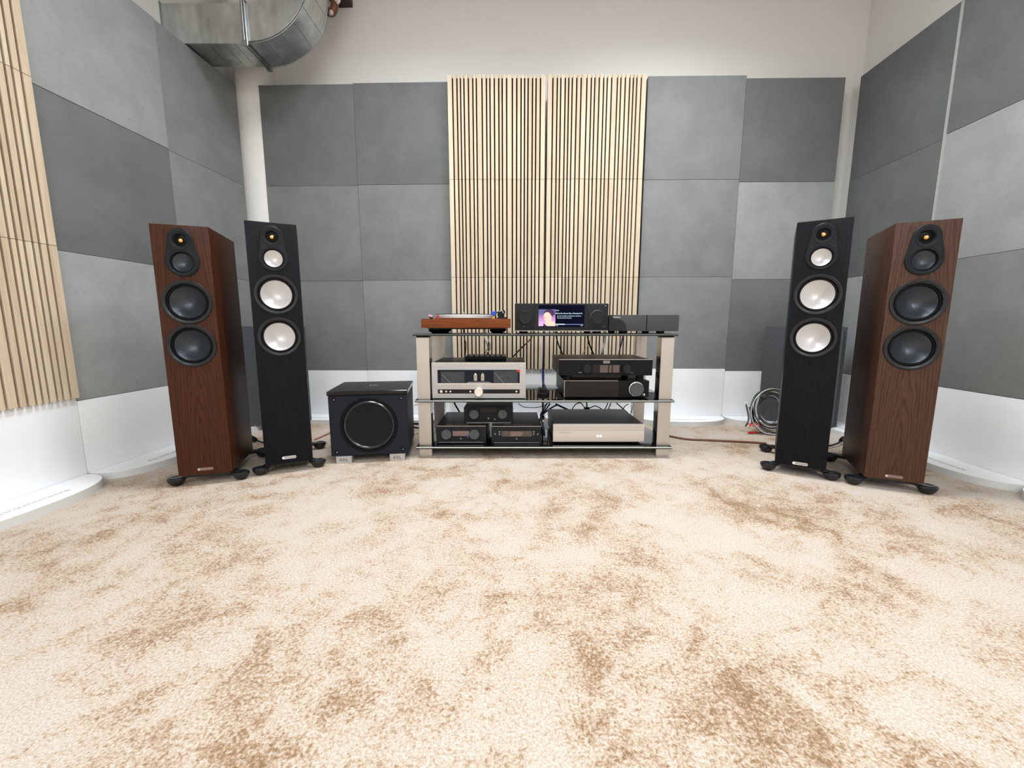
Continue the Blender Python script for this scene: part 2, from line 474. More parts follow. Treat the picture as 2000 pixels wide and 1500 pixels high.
# ---------------------------------------------------------------- acoustic stands
Z0, S = 0.3347, 0.5863
def arch_outline(hw, dep, n=28):
    pts = []
    for i in range(n + 1):
        a = PI * i / n
        c, s_ = math.cos(a), math.sin(a)
        pts.append((math.copysign(abs(c) ** 0.8, c) * hw, -dep * abs(s_) ** 0.8))
    pts = pts + [(-hw, 0.058), (hw, 0.058)]
    return pts
SLATW = {'W': 0.0292, 'M': 0.0205, 'N': 0.0143}
PAT = 'WMNNMMNWMNMMNMWMMNNMNMW'
slat_cache = {}
def slat_mesh(w, h):
    k = (round(w, 5), round(h, 4))
    if k not in slat_cache:
        bm = NB(); box(bm, -w / 2, w / 2, -0.015, 0.0, 0, h, 0.0008, 1)
        slat_cache[k] = mesh_of(bm, 'slat', M['oak'], False)
    return slat_cache[k]
def stand(p, ang, kind, tones, label, cat='acoustic panel', pat=PAT, dz=0.0, group=None, writing=True, edge=False):
    """free-standing column, local x along its face, -y towards the room, face at y = 0"""
    t = thing('acoustic_stand', label, cat, (p[0], p[1], 0), ang, group)
    w = S - 0.0016
    # foot: half-ellipse plate on the floor
    bm = NB(); prism(bm, arch_outline(w / 2 - 0.004, 0.172)[::-1], 0.0, 0.0285, 'xy', 0.0)
    ft = obj('foot', bm, M['whiteedge'], t)
    bm = NB(); prism(bm, arch_outline(w / 2 - 0.004, 0.172)[::-1], 0.0287, 0.0305, 'xy', 0.0)
    obj('foot_top', bm, M['white'], ft, False)
    if writing:
        text('foot_writing', 'Akustikelemente', 0.034, M['inkl'], t, (0.0, -0.105, 0.0306), (0, 0, 0), 0.0001, 1.15)
    # plinth: white board with rounded front corners
    bm = NB(); box(bm, -w / 2, w / 2, 0.0, 0.062, 0.0306, Z0 + max(dz, 0) - 0.001, 0.004, 2)
    obj('plinth', bm, M['white'], t)
    # rear frame carrying the tiles
    zt = Z0 + 3 * S + dz
    bm = NB(); box(bm, -w / 2 + 0.01, w / 2 - 0.01, 0.046, 0.060, Z0, zt - 0.03, 0.002, 1)
    obj('rear_board', bm, M['white'], t)
    for k in range(3):
        z = Z0 + k * S + dz + 0.0008; h = S - 0.0016
        if kind == 'tile':
            bm = NB()
            off = random.uniform(-0.0012, 0.0012)
            box(bm, -w / 2, w / 2, 0.0 + off, 0.045, z, z + h, 0.0015, 2)
            obj('felt_tile', bm, FELT[tones[k]], t)
        else:
            bm = NB(); box(bm, -w / 2 + 0.002, w / 2 - 0.002, 0.0, 0.044, z, z + h - 0.01, 0.001, 1)
            bk = obj('slat_panel', bm, M['backfelt'], t)
            tot = sum(SLATW[c] for c in pat); gap = 0.0082
            sc = (w - gap * (len(pat) - 1)) / tot
            x = -w / 2
            for c in pat:
                ww = SLATW[c] * sc
                s_ = obj('slat', slat_mesh(ww, h), None, bk)
                s_.location = (x + ww / 2, 0.0, z)
                x += ww + gap
    return t
GL = 'grey felt tile stands along the walls'
def along(p, ang, s):  # centre of the stand starting at p
    return (p[0] + math.cos(ang) * s, p[1] + math.sin(ang) * s)
# back row, left pair
for i, tn in enumerate(('aab'[::-1] and ['a', 'a', 'b'], ['c', 'a', 'b'])):
    stand(along((-1.5572, 2.7795), -0.0255, S * (i + .5)), -0.0255, 'tile', tn,
          ['grey felt tile stand at the left end of the back wall', 'grey felt tile stand directly left of the two wooden slat stands'][i], dz=[-0.004, 0.0][i])
# back row, right pair
for i, tn in enumerate((['c', 'c', 'c'], ['b', 'd', 'b'])):
    stand(along((0.8163, 2.7227), -0.0148, S * (i + .5)), -0.0148, 'tile', tn,
          ['light grey felt tile stand directly right of the two wooden slat stands', 'grey felt tile stand at the right end of the back wall, darker top tile'][i], dz=[0.016, 0.0][i])
# slat stands
stand((-0.3855 + S / 2, 2.715), -0.004, 'slat', None, 'pale oak slat stand behind the equipment rack, left of the two', dz=0.012)
stand((-0.3855 + 1.5 * S + 0.012, 2.710), -0.004, 'slat', None, 'pale oak slat stand behind the equipment rack, right of the two', dz=0.012, pat=PAT[::-1])
# left wall: face looks towards +x.  local x runs towards the camera's right when looking at it
def side(px, py, ang, off, left):
    dx, dy = math.sin(ang), math.cos(ang)
    return (px + dx * off, py + dy * off)
A_L = PI / 2 - 0.044
stand(side(-1.7448, 1.6364, 0.044, S * .5, 1), A_L, 'tile', ['d', 'b', 'd'], 'stand of grey felt tiles with a darker middle tile, left wall beside the oak slats', dz=0.0)
stand(side(-1.7448, 1.6364, 0.044, S * 1.5, 1), A_L, 'tile', ['c', 'c', 'c'], 'stand of grey felt tiles at the far end of the left wall, under the duct', dz=-0.003)
stand(side(-1.7448, 1.6364, 0.044, -S * .5, 1), A_L, 'slat', None, 'pale oak slat stand at the left wall, cut by the left picture edge', dz=0.012, pat=PAT)
# right wall: face looks towards -x
A_R = -PI / 2 - 0.0503
stand(side(2.0418, 2.1131, 0.0503, S * .5, 0), A_R, 'tile', ['d', 'e', 'e'], 'stand of dark grey felt tiles at the far end of the right wall', dz=0.0)
rs = stand(side(2.0345, 2.0905, 0.0503, -S * .5, 0), A_R, 'tile', ['a', 'd', 'b'], 'grey felt tile stand at the right wall, cut by the right picture edge', dz=0.012)
stand(side(2.0345, 2.0905, 0.0503, -S * 1.5, 0), A_R, 'tile', ['d', 'b', 'd'], 'stand of grey felt tiles at the right wall beside the camera', dz=0.0)
stand(side(-1.7448, 1.6364, 0.044, -S * 1.5, 1), A_L, 'tile', ['b', 'd', 'b'], 'stand of grey felt tiles at the left wall beside the camera', dz=0.0)
# pale joint strip between the two right-hand stands
jp = side(2.0345 + 0.001, 2.0905 + 0.0115, 0.0503, 0, 0)
t = thing('joint_strip', 'narrow pale upright strip between the two right wall stands', 'trim', (jp[0], jp[1], 0), A_R)
bm = NB(); box(bm, -0.0095, 0.0095, 0.004, 0.045, Z0, Z0 + 3 * S + 0.03, 0.001, 1); obj('strip', bm, M['greyedge'], t)

# ---------------------------------------------------------------- corner felt absorbers
def absorber(a, b, m1, m2, label, shift):
    d = Vector((b[0] - a[0], b[1] - a[1])); L = d.length; ang = math.atan2(d.y, d.x)
    t = thing('corner_absorber', label, 'acoustic panel', (a[0], a[1], 0.0308), ang)
    bm = NB(); box(bm, 0, L, 0, 0.045, 0, 0.595, 0.003, 2); obj('front_slab', bm, m1, t)
    bm = NB(); box(bm, shift, L + shift, 0.047, 0.085, 0, 0.592, 0.003, 2); obj('rear_slab', bm, m2, t)
absorber((-1.585, 2.40), (-1.285, 2.60), M['trap'], M['trap2'], 'low dark grey felt absorber across the left corner, behind the black speaker', -0.035)
absorber((1.575, 2.60), (1.895, 2.385), M['trap'], M['trap'], 'low dark grey felt absorber across the right corner, behind the two right speakers', 0.02)

# ---------------------------------------------------------------- tower speakers
def ell(hw_t, hw_b, zt, zb, n=40):
    """tapered egg outline: small round top, wide round bottom (x, z)"""
    c1 = zt - hw_t; c2 = zb + hw_b
    d = c1 - c2; a = math.asin((hw_b - hw_t) / d)
    pts = []
    for i in range(n + 1):
        t = a + (PI - 2 * a) * i / n
        pts.append((hw_t * math.cos(t), c1 + hw_t * math.sin(t)))
    for i in range(n + 1):
        t = PI - a + (PI + 2 * a) * i / n
        pts.append((hw_b * math.cos(t), c2 + hw_b * math.sin(t)))
    return pts
def tower(A, B, wood, cone, top, zt, label, tweet, mid, w1, w2, pl_t, pl_b, badge_m, badge_z, R, Rc, pods_f=0.112, pods_r=0.125):
    A = Vector(A); B = Vector(B); c = (A + B) / 2; d = B - A
    ang = math.atan2(d.y, d.x); W = d.length; D = 0.305
    t = thing('tower_speaker', label, 'speaker', (c.x, c.y, 0), ang)
    zb = 0.045
    bm = NB()
    # carcass with true openings behind the drivers is not visible: front baffle recessed discs sit proud
    box(bm, -W / 2, W / 2, 0.0, D, zb, top, 0.0022, 2)
    cab = obj('cabinet', bm, wood, t)
    cs = []
    for (zz, rr) in ((w1, R * 0.90), (w2, R * 0.90), (mid, 0.039), (tweet, 0.024)):
        c_ = NB(); lathe(c_, [(0, 0.02), (rr, 0.02), (rr, -0.06), (0, -0.06)], 0, 0, zz, n=40); cs.append(c_)
    cut(cab, cs)
    # tweeter / midrange plate
    bm = NB()
    o1 = ell(0.040, 0.0535, pl_t, pl_b); o2 = ell(0.037, 0.0505, pl_t - 0.003, pl_b + 0.003)
    V0 = [bm.verts.new((x, 0.0, z)) for x, z in o1]
    V1 = [bm.verts.new((x, -0.004, z)) for x, z in o1]
    V2 = [bm.verts.new((x, -0.0065, z)) for x, z in o2]
    n = len(V0)
    for U, Vv in ((V0, V1), (V1, V2)):
        for i in range(n): bm.faces.new((U[i], Vv[i], Vv[(i + 1) % n], U[(i + 1) % n]))
    # plate face as rings towards the two horns: simple cap, horns are laid on it
    bm.faces.new(V2)
    bm.faces.new(V0[::-1])
    pl = obj('tweeter_plate', bm, M['plastic'], t)
    cs = []
    for (zz, rr) in ((mid, 0.0385), (tweet, 0.0245)):
        c_ = NB(); lathe(c_, [(0, 0.03), (rr, 0.03), (rr, -0.02), (0, -0.02)], 0, 0, zz, n=48); cs.append(c_)
    cut(pl, cs)
    ty, tz = -0.0066, tweet
    bm = NB(); lathe(bm, [(0.0345, -0.0004), (0.0335, 0.0012), (0.031, 0.0012), (0.027, -0.0005), (0.0225, -0.005), (0.0205, -0.011), (0.0195, -0.014)], 0, ty, tz)
    hr = obj('tweeter_waveguide', bm, M['plastic'], pl)
    bm = NB(); lathe(bm, [(0.0205, -0.0135), (0.012, -0.0125), (0.0105, -0.012), (0.0, -0.012)], 0, ty, tz)
    obj('tweeter_recess', bm, M['rubber'], hr)
    bm = NB(); lathe(bm, [(0.0108, -0.0125), (0.0098, -0.0085), (0.007, -0.0052), (0.0035, -0.0036), (0, -0.0032)], 0, ty, tz, n=32)
    obj('tweeter_dome', bm, M['gold'], hr)
    # midrange
    Rm = 0.0335
    bm = NB(); lathe(bm, [(0.0465, -0.0004), (0.0455, 0.0010), (0.0425, 0.0006), (0.0395, -0.002), (Rm * 1.12, -0.008)], 0, ty, mid)
    mr = obj('midrange_driver', bm, M['plastic'], pl)
    bm = NB(); lathe(bm, [(Rm * 1.16, -0.0085), (Rm * 1.10, -0.0055), (Rm * 1.04, -0.0055), (Rm * 0.98, -0.0085)], 0, ty, mid)
    obj('surround', bm, M['rubber'], mr)
    bm = NB()
    prof = []
    for i in range(0, 11):
        u = i / 10; prof.append((Rm * (1 - u), -0.0082 - 0.016 * (1 - (1 - u) ** 1.7)))
    lathe(bm, prof, 0, ty, mid)
    obj('cone', bm, cone, mr)
    for z in (w1, w2): woofer_open(t, z, R, Rc, cone)
    # badge
    bm = NB()
    hw, hh = 0.0275, 0.0062
    pts = [(hw * 0 + (hw - hh) + hh * math.cos(a), hh * math.sin(a)) for a in [(-PI / 2 + PI * i / 10) for i in range(11)]] + \
          [(-(hw - hh) + hh * math.cos(a), hh * math.sin(a)) for a in [(PI / 2 + PI * i / 10) for i in range(11)]]
    prism(bm, [(x, z + badge_z) for x, z in pts], -0.0018, 0.001, 'xz')
    bd = obj('badge', bm, badge_m, t)
    bm = NB(); lathe(bm, [(0.0042, 0), (0.0042, 0.0022), (0, 0.0022)], -(hw - hh), 0, badge_z, n=16)
    obj('badge_dot', bm, M['inkw'] if badge_m is M['badge'] else M['badge'], bd)
    text('badge_writing', 'MONITOR AUDIO', 0.0056, M['ink'] if badge_m is M['badge'] else M['inkl'], bd, (0.004, -0.0021, badge_z))
    # outrigger feet: front and rear cast bars with pods
    for (yy, hw, nm) in ((0.03, pods_f, 'front_outrigger'), (0.335, pods_r, 'rear_outrigger')):
        bm = NB()
        ys = 0.09 if yy < 0.1 else 0.27
        path = [(-hw, yy, 0.024), (-hw * 0.80, yy + (ys - yy) * .10, 0.031), (-0.05, yy + (ys - yy) * .55, 0.034), (0, yy + (ys - yy) * .62, 0.034),
                (0.05, yy + (ys - yy) * .55, 0.034), (hw * 0.80, yy + (ys - yy) * .10, 0.031), (hw, yy, 0.024)]
        P = smooth_path(path, 6)
        prev = None
        for i, q in enumerate(P):
            dd = (P[min(i + 1, len(P) - 1)] - P[max(i - 1, 0)]).normalized(); nn = Vector((-dd.y, dd.x, 0)) * (0.013 + 0.006 * abs(q.x) / hw)
            ring = [bm.verts.new(q + nn + Vector((0, 0, 0.007))), bm.verts.new(q - nn + Vector((0, 0, 0.007))), bm.verts.new(q - nn * .8 - Vector((0, 0, 0.006))), bm.verts.new(q + nn * .8 - Vector((0, 0, 0.006)))]
            if prev:
                for k in range(4): bm.faces.new((prev[k], prev[(k + 1) % 4], ring[(k + 1) % 4], ring[k]))
            else: bm.faces.new(ring[::-1])
            prev = ring
        bm.faces.new(prev)
        bar = obj(nm, bm, M['podm'], t)
        for sx in (-1, 1):
            bm = NB()
            lathe(bm, [(0.0, 0.003), (0.0150, 0.003), (0.0195, 0.009), (0.0245, 0.019), (0.0262, 0.0265), (0.0245, 0.0325), (0.0195, 0.0350), (0.0140, 0.0340), (0.0, 0.0330)], 0, 0, 0, 'z', 32, 1)
            bmesh.ops.scale(bm, vec=(1.22, 1.0, 1.0), verts=bm.verts)
            bmesh.ops.translate(bm, vec=(sx * hw, yy, 0), verts=bm.verts)
            pd = obj('foot_pod', bm, M['podm'], bar)
            bm = NB(); lathe(bm, [(0, 0), (0.010, 0.0), (0.012, 0.002), (0.012, 0.006), (0, 0.006)], sx * hw, yy, 0, 'z', 20, 1)
            # rubber tip joined as a lower collar of the same pod would be a 4th level, so keep it beside the pod
            obj('rubber_tip', bm, M['rubber'], bar)
    # plinth under cabinet between outriggers
    bm = NB(); box(bm, -W / 2 + 0.012, W / 2 - 0.012, 0.02, D - 0.01, 0.030, zb + 0.001, 0.002, 1)
    obj('base_plate', bm, M['podm'], t)
    # binding post panel on the back
    bm = NB(); box(bm, -0.045, 0.045, D - 0.001, D + 0.004, 0.12, 0.24, 0.002, 1); obj('terminal_panel', bm, M['plastic'], t)
    return t
def woofer_open(t, z, R, Rc, cone):
    # ring stands proud of the baffle, cone dished in front of the baffle skin
    bm = NB()
    lathe(bm, [(R, 0.0), (R, 0.003), (R * 0.985, 0.0048), (R * 0.93, 0.0052), (R * 0.88, 0.0042), (R * 0.83, 0.0015), (Rc * 1.12, -0.0055)], 0, 0, z, n=72)
    ring = obj('woofer', bm, M['ring'], t)
    bm = NB(); lathe(bm, [(Rc * 1.14, -0.006), (Rc * 1.10, -0.0015), (Rc * 1.04, -0.0015), (Rc * 0.99, -0.006)], 0, 0, z, n=72)
    obj('surround', bm, M['rubber'], ring)
    bm = NB()
    prof = []
    for i in range(0, 15):
        u = i / 14; prof.append((Rc * 1.01 * (1 - u), -0.0055 - 0.036 * (1 - (1 - u) ** 1.7)))
    lathe(bm, prof, 0, 0, z, n=72)
    obj('cone', bm, cone, ring)

tower((-1.312, 1.563), (-1.138, 1.620), M['walnut'], M['coneb'], 1.0, 0, 'walnut brown tower speaker with black cones, leftmost speaker',
      0.946, 0.866, 0.721, 0.558, 0.989, 0.815, M['badged'], 0.067, 0.0815, 0.0585)
tower((-1.044, 1.688), (-0.881, 1.768), M['blackash'], M['conew'], 1.0405, 0, 'black tower speaker with white cones on the left, beside the subwoofer',
      0.985, 0.901, 0.759, 0.5875, 1.028, 0.850, M['badge'], 0.070, 0.0795, 0.0572)
tower((1.137, 1.727), (1.288, 1.632), M['blackash'], M['conew'], 1.0400, 0, 'black tower speaker with white cones on the right, beside the cable coil',
      0.985, 0.899, 0.7555, 0.585, 1.028, 0.850, M['badge'], 0.0575, 0.0795, 0.0572)
tower((1.385, 1.563), (1.547, 1.487), M['walnut_r'], M['coneb'], 1.0, 0, 'walnut brown tower speaker with black cones, rightmost speaker',
      0.944, 0.865, 0.717, 0.553, 0.987, 0.813, M['badged'], 0.060, 0.0815, 0.0585)

# ---------------------------------------------------------------- subwoofer
def subwoofer():
    A = Vector((-0.832, 1.842)); B = Vector((-0.487, 1.895)); d = B - A; W = d.length; ang = math.atan2(d.y, d.x); c = (A + B) / 2
    t = thing('subwoofer', 'black cube subwoofer with one large round driver, on the carpet left of the rack', 'subwoofer', (c.x, c.y, 0), ang)
    D = 0.315
    bm = NB(); box(bm, -W / 2, W / 2, 0.0, D, 0.035, 0.318, 0.006, 3); obj('cabinet', bm, plain('subwoofer_vinyl', (0.014, 0.017, 0.024), 0.5, nscale=260, var=0.3, bstr=0.5), t)
    bm = NB(); box(bm, -W / 2 - 0.003, W / 2 + 0.003, -0.006, D + 0.002, 0.3185, 0.339, 0.006, 3); obj('top_lid', bm, M['gloss'], t)
    z = 0.178; R = 0.128
    bm = NB(); lathe(bm, [(R, -0.001), (R, 0.003), (R * .985, 0.006), (R * .91, 0.0055), (R * .895, 0.001)], 0, 0, z, n=80); rg = obj('driver_ring', bm, M['rubber'], t)
    bm = NB(); lathe(bm, [(R * .905, 0.001), (R * .88, 0.008), (R * .84, 0.0115), (R * .80, 0.008), (R * .78, 0.003)], 0, 0, z, n=80); obj('surround', bm, plain('sub_surround', (0.016, 0.017, 0.020), 0.25, nscale=50, spec=0.7), rg)
    bm = NB(); prof = [(R * .785 * (1 - i / 10), 0.0048 - 0.0042 * (1 - (1 - i / 10) ** 2)) for i in range(11)]; lathe(bm, prof, 0, 0, z, n=80); obj('cone', bm, plain('sub_cone', (0.010, 0.010, 0.012), 0.45, nscale=50), rg)
    for k in range(8):
        a = PI / 8 + k * PI / 4
        bm = NB(); lathe(bm, [(0.0028, 0.004), (0.0028, 0.007), (0, 0.0075)], R * .948 * math.cos(a), 0, z + R * .948 * math.sin(a), n=10); obj('screw', bm, M['gloss'], rg)
    for sx in (-1, 1):
        for zz in (0.055, 0.300):
            bm = NB(); lathe(bm, [(0.0075, -0.001), (0.0075, 0.001), (0.0045, 0.001), (0.004, 0.0002)], sx * 0.148, 0, zz, n=20); g = obj('grille_socket', bm, M['rubber'], t)
            bm = NB(); lathe(bm, [(0.0018, 0.0), (0.0018, 0.0028), (0, 0.003)], sx * 0.148, 0, zz, n=10); obj('grille_pin', bm, M['inkw'], g)
    for sx in (-1, 1):
        for yy in (0.0, D - 0.05):
            bm = NB()
            x0, x1 = (-0.155, -0.085) if sx < 0 else (0.085, 0.155)
            prism(bm, [(x0 + 0.001, 0.0), (x1 - 0.001, 0.0), (x1, 0.034), (x0, 0.034)], yy, yy + 0.05, 'xz', 0.0015)
            f = obj('foot', bm, M['alu'], t)
            if yy == 0.0:
                text('foot_writing', 'REL', 0.020, M['ink'], f, ((x0 + x1) / 2, -0.0004, 0.0165), sx=1.25)
    text('lid_writing', 'REL', 0.03, M['inkg'], t, (0.0, 0.17, 0.3391), (0, 0, 0))
    return t
subwoofer()

# ---------------------------------------------------------------- equipment rack
RX0, RX1 = -0.4585, 0.7655
SH = [(0.0470, 0.0585), (0.2740, 0.2840), (0.5850, 0.5960)]   # z of the three glass shelves
def rack():
    t = thing('equipment_rack', 'low hi-fi rack with three black glass shelves and brushed metal posts', 'rack', ((RX0 + RX1) / 2, 2.17, 0))
    ox, oy = (RX0 + RX1) / 2, 2.17
    def B(x0, x1, y0, y1, z0, z1, bev=0.001, seg=1):
        bm = NB(); box(bm, x0 - ox, x1 - ox, y0 - oy, y1 - oy, z0, z1, bev, seg); return bm
    names = ['lower', 'middle', 'top']
    for k, (z0, z1) in enumerate(SH):
        s_ = obj('glass_shelf', B(RX0, RX1, 1.92, 2.43, z0, z1, 0.0015, 2), M['glass'], t)
        obj('shelf_edge_highlight', B(RX0 + 0.001, RX1 - 0.001, 1.9188, 1.9199, z0 + 0.0055, z1 - 0.0012, 0), M['edge'] if k < 2 else M['edged'], s_)
    for (x0, x1) in ((-0.4490, -0.3880), (0.6990, 0.7600)):
        for y0 in (1.945, 2.335):
            p = None
            for (z0, z1) in ((0.0, SH[0][0]), (SH[0][1], SH[1][0]), (SH[1][1], 0.578)):
                o = obj('post', B(x0, x1, y0 + 0.002, y0 + 0.062, z0, z1, 0.0015, 2), M['posts'], t)
                obj('post_face', B(x0 + 0.001, x1 - 0.001, y0, y0 + 0.0025, z0 + 0.0005, z1 - 0.0005, 0.0006), M['post'], o)
            obj('cap', B(x0 + 0.002, x1 - 0.002, y0 + 0.002, y0 + 0.060, 0.5782, 0.5849, 0.001), M['rubber'], t)
    return t
rack()

# ---------------------------------------------------------------- hi-fi devices
class Dev:
    """device with its front plane at Yf; px rectangle of the front gives width and height"""
    def __init__(s, name, label, cat, rect, Yf, depth, zbase, body, face, fth=0.008, foot=None, feetx=0.8, body_in=0.004, facebev=0.002, group=None, facecut=False):
        x0, y0, x1, y1 = rect
        s.Yf = Yf
        a = PY(x0, (y0 + y1) / 2, Yf); b = PY(x1, (y0 + y1) / 2, Yf); tt = PY((x0 + x1) / 2, y0, Yf); bb = PY((x0 + x1) / 2, y1, Yf)
        s.cx = (a[0] + b[0]) / 2; s.W = b[0] - a[0]; s.z1 = tt[2]; s.z0 = bb[2]; s.zb = zbase
        s.t = thing(name, label, cat, (s.cx, Yf, zbase), 0, group)
        W, h0, h1 = s.W, s.z0 - zbase, s.z1 - zbase
        bm = NB(); box(bm, -W / 2 + body_in, W / 2 - body_in, fth, depth, h0 + 0.001, h1 - 0.001, 0.0015, 2); s.body = obj('case', bm, body, s.t)
        if face:
            bm = NB(); box(bm, -W / 2, W / 2, 0.0, fth, h0, h1, facebev, 3); s.face = obj('front_panel', bm, face, s.t)
        else: s.face = s.body
        if h0 > 0.001:
            for sx in (-1, 1):
                for yy in (0.035, depth - 0.04):
                    bm = NB(); lathe(bm, [(0, 0), (0.017, 0.0), (0.019, 0.002), (0.019, h0 + 0.0011), (0, h0 + 0.0011)], sx * W / 2 * feetx, yy, 0, 'z', 28, 1)
                    obj('foot', bm, foot or M['rubber'], s.t)
        s.h0, s.h1 = h0, h1
    def P(s, x, y):
        p = PY(x, y, s.Yf); return p[0] - s.cx, p[2] - s.zb
    def rect(s, name, x0, y0, x1, y1, m, proud=0.0006, bev=0.0, parent=None, back=0.001):
        a = s.P(x0, y0); b = s.P(x1, y1)
        bm = NB(); box(bm, a[0], b[0], -proud, back, b[1], a[1], bev, 2)
        return obj(name, bm, m, parent or s.t)
    def knob(s, name, x, y, rpx, m, h=0.012, parent=None, dish=True, rim=None):
        cx, cz = s.P(x, y); r = rpx / F * s.Yf
        bm = NB()
        prof = [(r * 1.0, 0.0), (r, h - 0.0015), (r * .94, h)] + ([(r * .88, h), (r * .84, h - 0.001)] if dish else []) + [(0, h - (0.001 if dish else 0))]
        lathe(bm, prof, cx, 0, cz, n=40)
        k = obj(name, bm, m, parent or s.t)
        if rim:
            bm = NB(); lathe(bm, [(r * 1.015, 0.001), (r * 1.10, 0.001), (r * 1.10, 0.003), (r * 1.015, 0.004)], cx, 0, cz, n=40)
            obj('knob_ring', bm, rim, k)
        return k
    def txt(s, st, x, y, size, m, parent=None, sx=1.0, proud=0.0008, name='writing'):
        cx, cz = s.P(x, y)
        return text(name, st, size, m, parent or s.face, (cx, -proud, cz), sx=sx)

TOPZ, MIDZ, LOWZ = SH[2][1], SH[1][1], SH[0][1]
# streamer with the colour screen
d = Dev('network_streamer', 'black streaming amplifier with lit colour screen, middle of the top shelf', 'audio player', (1005.5, 592.5, 1188, 647), 1.965, 0.34, TOPZ, M['case'], M['faceg'], facebev=0.006)
d.rect('left_cheek', 1006.5, 594, 1044, 645.5, M['faceg'], 0.002, 0.001)
d.rect('right_cheek', 1147.5, 594, 1187, 645.5, M['faceg'], 0.002, 0.001)
scr = d.rect('screen', 1045, 594, 1146.5, 644, M['gloss'], 0.0012)
d.knob('left_knob', 1025.5, 619.5, 12.5, M['knob'], 0.016)
d.knob('right_knob', 1166.5, 619.5, 12.7, M['knob'], 0.016, rim=M['caseg'])
E1 = {'skin': emis('screen_art_face', (0.90, 0.70, 0.56), 0.52), 'hair': emis('screen_art_hair', (0.10, 0.045, 0.12), 0.45), 'nose': emis('screen_art_shade', (0.75, 0.36, 0.36), 0.5),
      'txt': emis('screen_text', (0.72, 0.92, 1.0), 0.62), 'blk': emis('screen_navy', (0.0005, 0.001, 0.012), 0.5), 'bar': emis('screen_bar', (0.40, 0.46, 0.95), 0.5)}
d.rect('screen_page', 1052, 596, 1141, 639, E1['blk'], 0.0015, parent=scr)
def artgrad():
    m, nt, b = newmat('screen_art_background')
    setp(b, (0, 0, 0), 0.3)
    tc = nt.nodes.new('ShaderNodeTexCoord'); sx = nt.nodes.new('ShaderNodeSeparateXYZ')
    nt.links.new(tc.outputs['Generated'], sx.inputs[0])
    r = ramp(nt, sx.outputs[2], [(0.1, (0.92, 0.55, 0.93)), (0.5, (0.60, 0.28, 0.62)), (0.75, (0.14, 0.12, 0.36))])
    nt.links.new(r.outputs[0], b.inputs['Emission Color']); b.inputs['Emission Strength'].default_value = 0.45
    return m
d.rect('cover_art', 1052, 604.2, 1084.4, 637, artgrad(), 0.0019, parent=scr)
def blob(pts, m, proud, name):
    bm = NB(); prism(bm, [d.P(x, y) for x, y in pts], -proud, -proud + 0.0002, 'xz'); return obj(name, bm, m, scr, False)
def oval(cx, cy, rx, ry, n=20, rot=0): return [(cx + rx * math.cos(2 * PI * i / n) * math.cos(rot) - ry * math.sin(2 * PI * i / n) * math.sin(rot), cy + rx * math.cos(2 * PI * i / n) * math.sin(rot) + ry * math.sin(2 * PI * i / n) * math.cos(rot)) for i in range(n)]
blob([(1062.5, 636.9), (1064, 630), (1068, 627), (1079, 627), (1084.3, 630), (1084.3, 636.9)], E1['skin'], 0.0022, 'cover_figure')
blob([(1060, 636.9), (1062.5, 631.2), (1065, 634), (1068.5, 636.9)], E1['hair'], 0.0025, 'cover_jacket')
blob(oval(1072.6, 611.4, 10.5, 7.4), E1['hair'], 0.0023, 'cover_hair')
blob(oval(1069.4, 619.6, 7.8, 10.2, rot=-0.25), E1['skin'], 0.0026, 'cover_face')
blob(oval(1063.4, 620.5, 1.2, 2.2), E1['nose'], 0.0029, 'cover_shade')
for (s_, x, y, sz) in (('Live', 1088.5, 606.2, 0.0095), ('What Do Know But, Weekend 8..', 1111.5, 612.2, 0.0092), ('Live from Madison Auditorium, Audiences', 1111.5, 617.2, 0.0066), ('Top Soul Classic Sessions', 1102, 621, 0.0066)):
    d.txt(s_, x, y, sz, E1['txt'], scr, proud=0.0019, name='screen_writing')
d.rect('progress_line', 1085, 633.2, 1139, 634.0, E1['bar'], 0.0019, parent=scr)
d.rect('progress_done', 1085, 632.6, 1103, 634.2, E1['txt'], 0.0022, parent=scr)
d.txt('1:02', 1087.5, 636, 0.006, E1['txt'], scr, proud=0.0019, name='screen_writing')
d.txt('3:47', 1136, 635.8, 0.007, E1['txt'], scr, proud=0.0019, name='screen_writing')
d.rect('status_light', 1181.8, 596.5, 1182.9, 597.8, E1['txt'], 0.0026)
d.rect('lower_trim', 1007, 645.6, 1187, 646.8, M['line'], 0.0016)
for x in (1021, 1177): d.rect('bottom_mark', x, 637.2, x + 5, 638.3, M['ink'], 0.0024)
# dark grey dac beside it
d = Dev('power_unit', 'plain dark grey box unit at the right end of the top shelf', 'amplifier', (1189.5, 615, 1326, 646.8), 1.985, 0.30, TOPZ, M['case'], M['caseg'], facebev=0.001, feetx=0.55)
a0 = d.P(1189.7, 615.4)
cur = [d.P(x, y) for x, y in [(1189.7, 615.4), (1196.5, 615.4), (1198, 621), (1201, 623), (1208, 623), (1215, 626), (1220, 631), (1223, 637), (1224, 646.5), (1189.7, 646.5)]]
bm = NB(); prism(bm, cur[::-1], -0.0006, 0.001, 'xz'); obj('painted_reflection', bm, M['gloss'], d.t, False)  # dark curved reflection on the box front, built as a glossy panel
d.txt('FARFIELD', 1204.5, 619.8, 0.0075, M['inkw'], sx=1.15)
d.rect('panel_joint', 1262.8, 615.6, 1263.4, 646.4, M['face'], 0.0003)
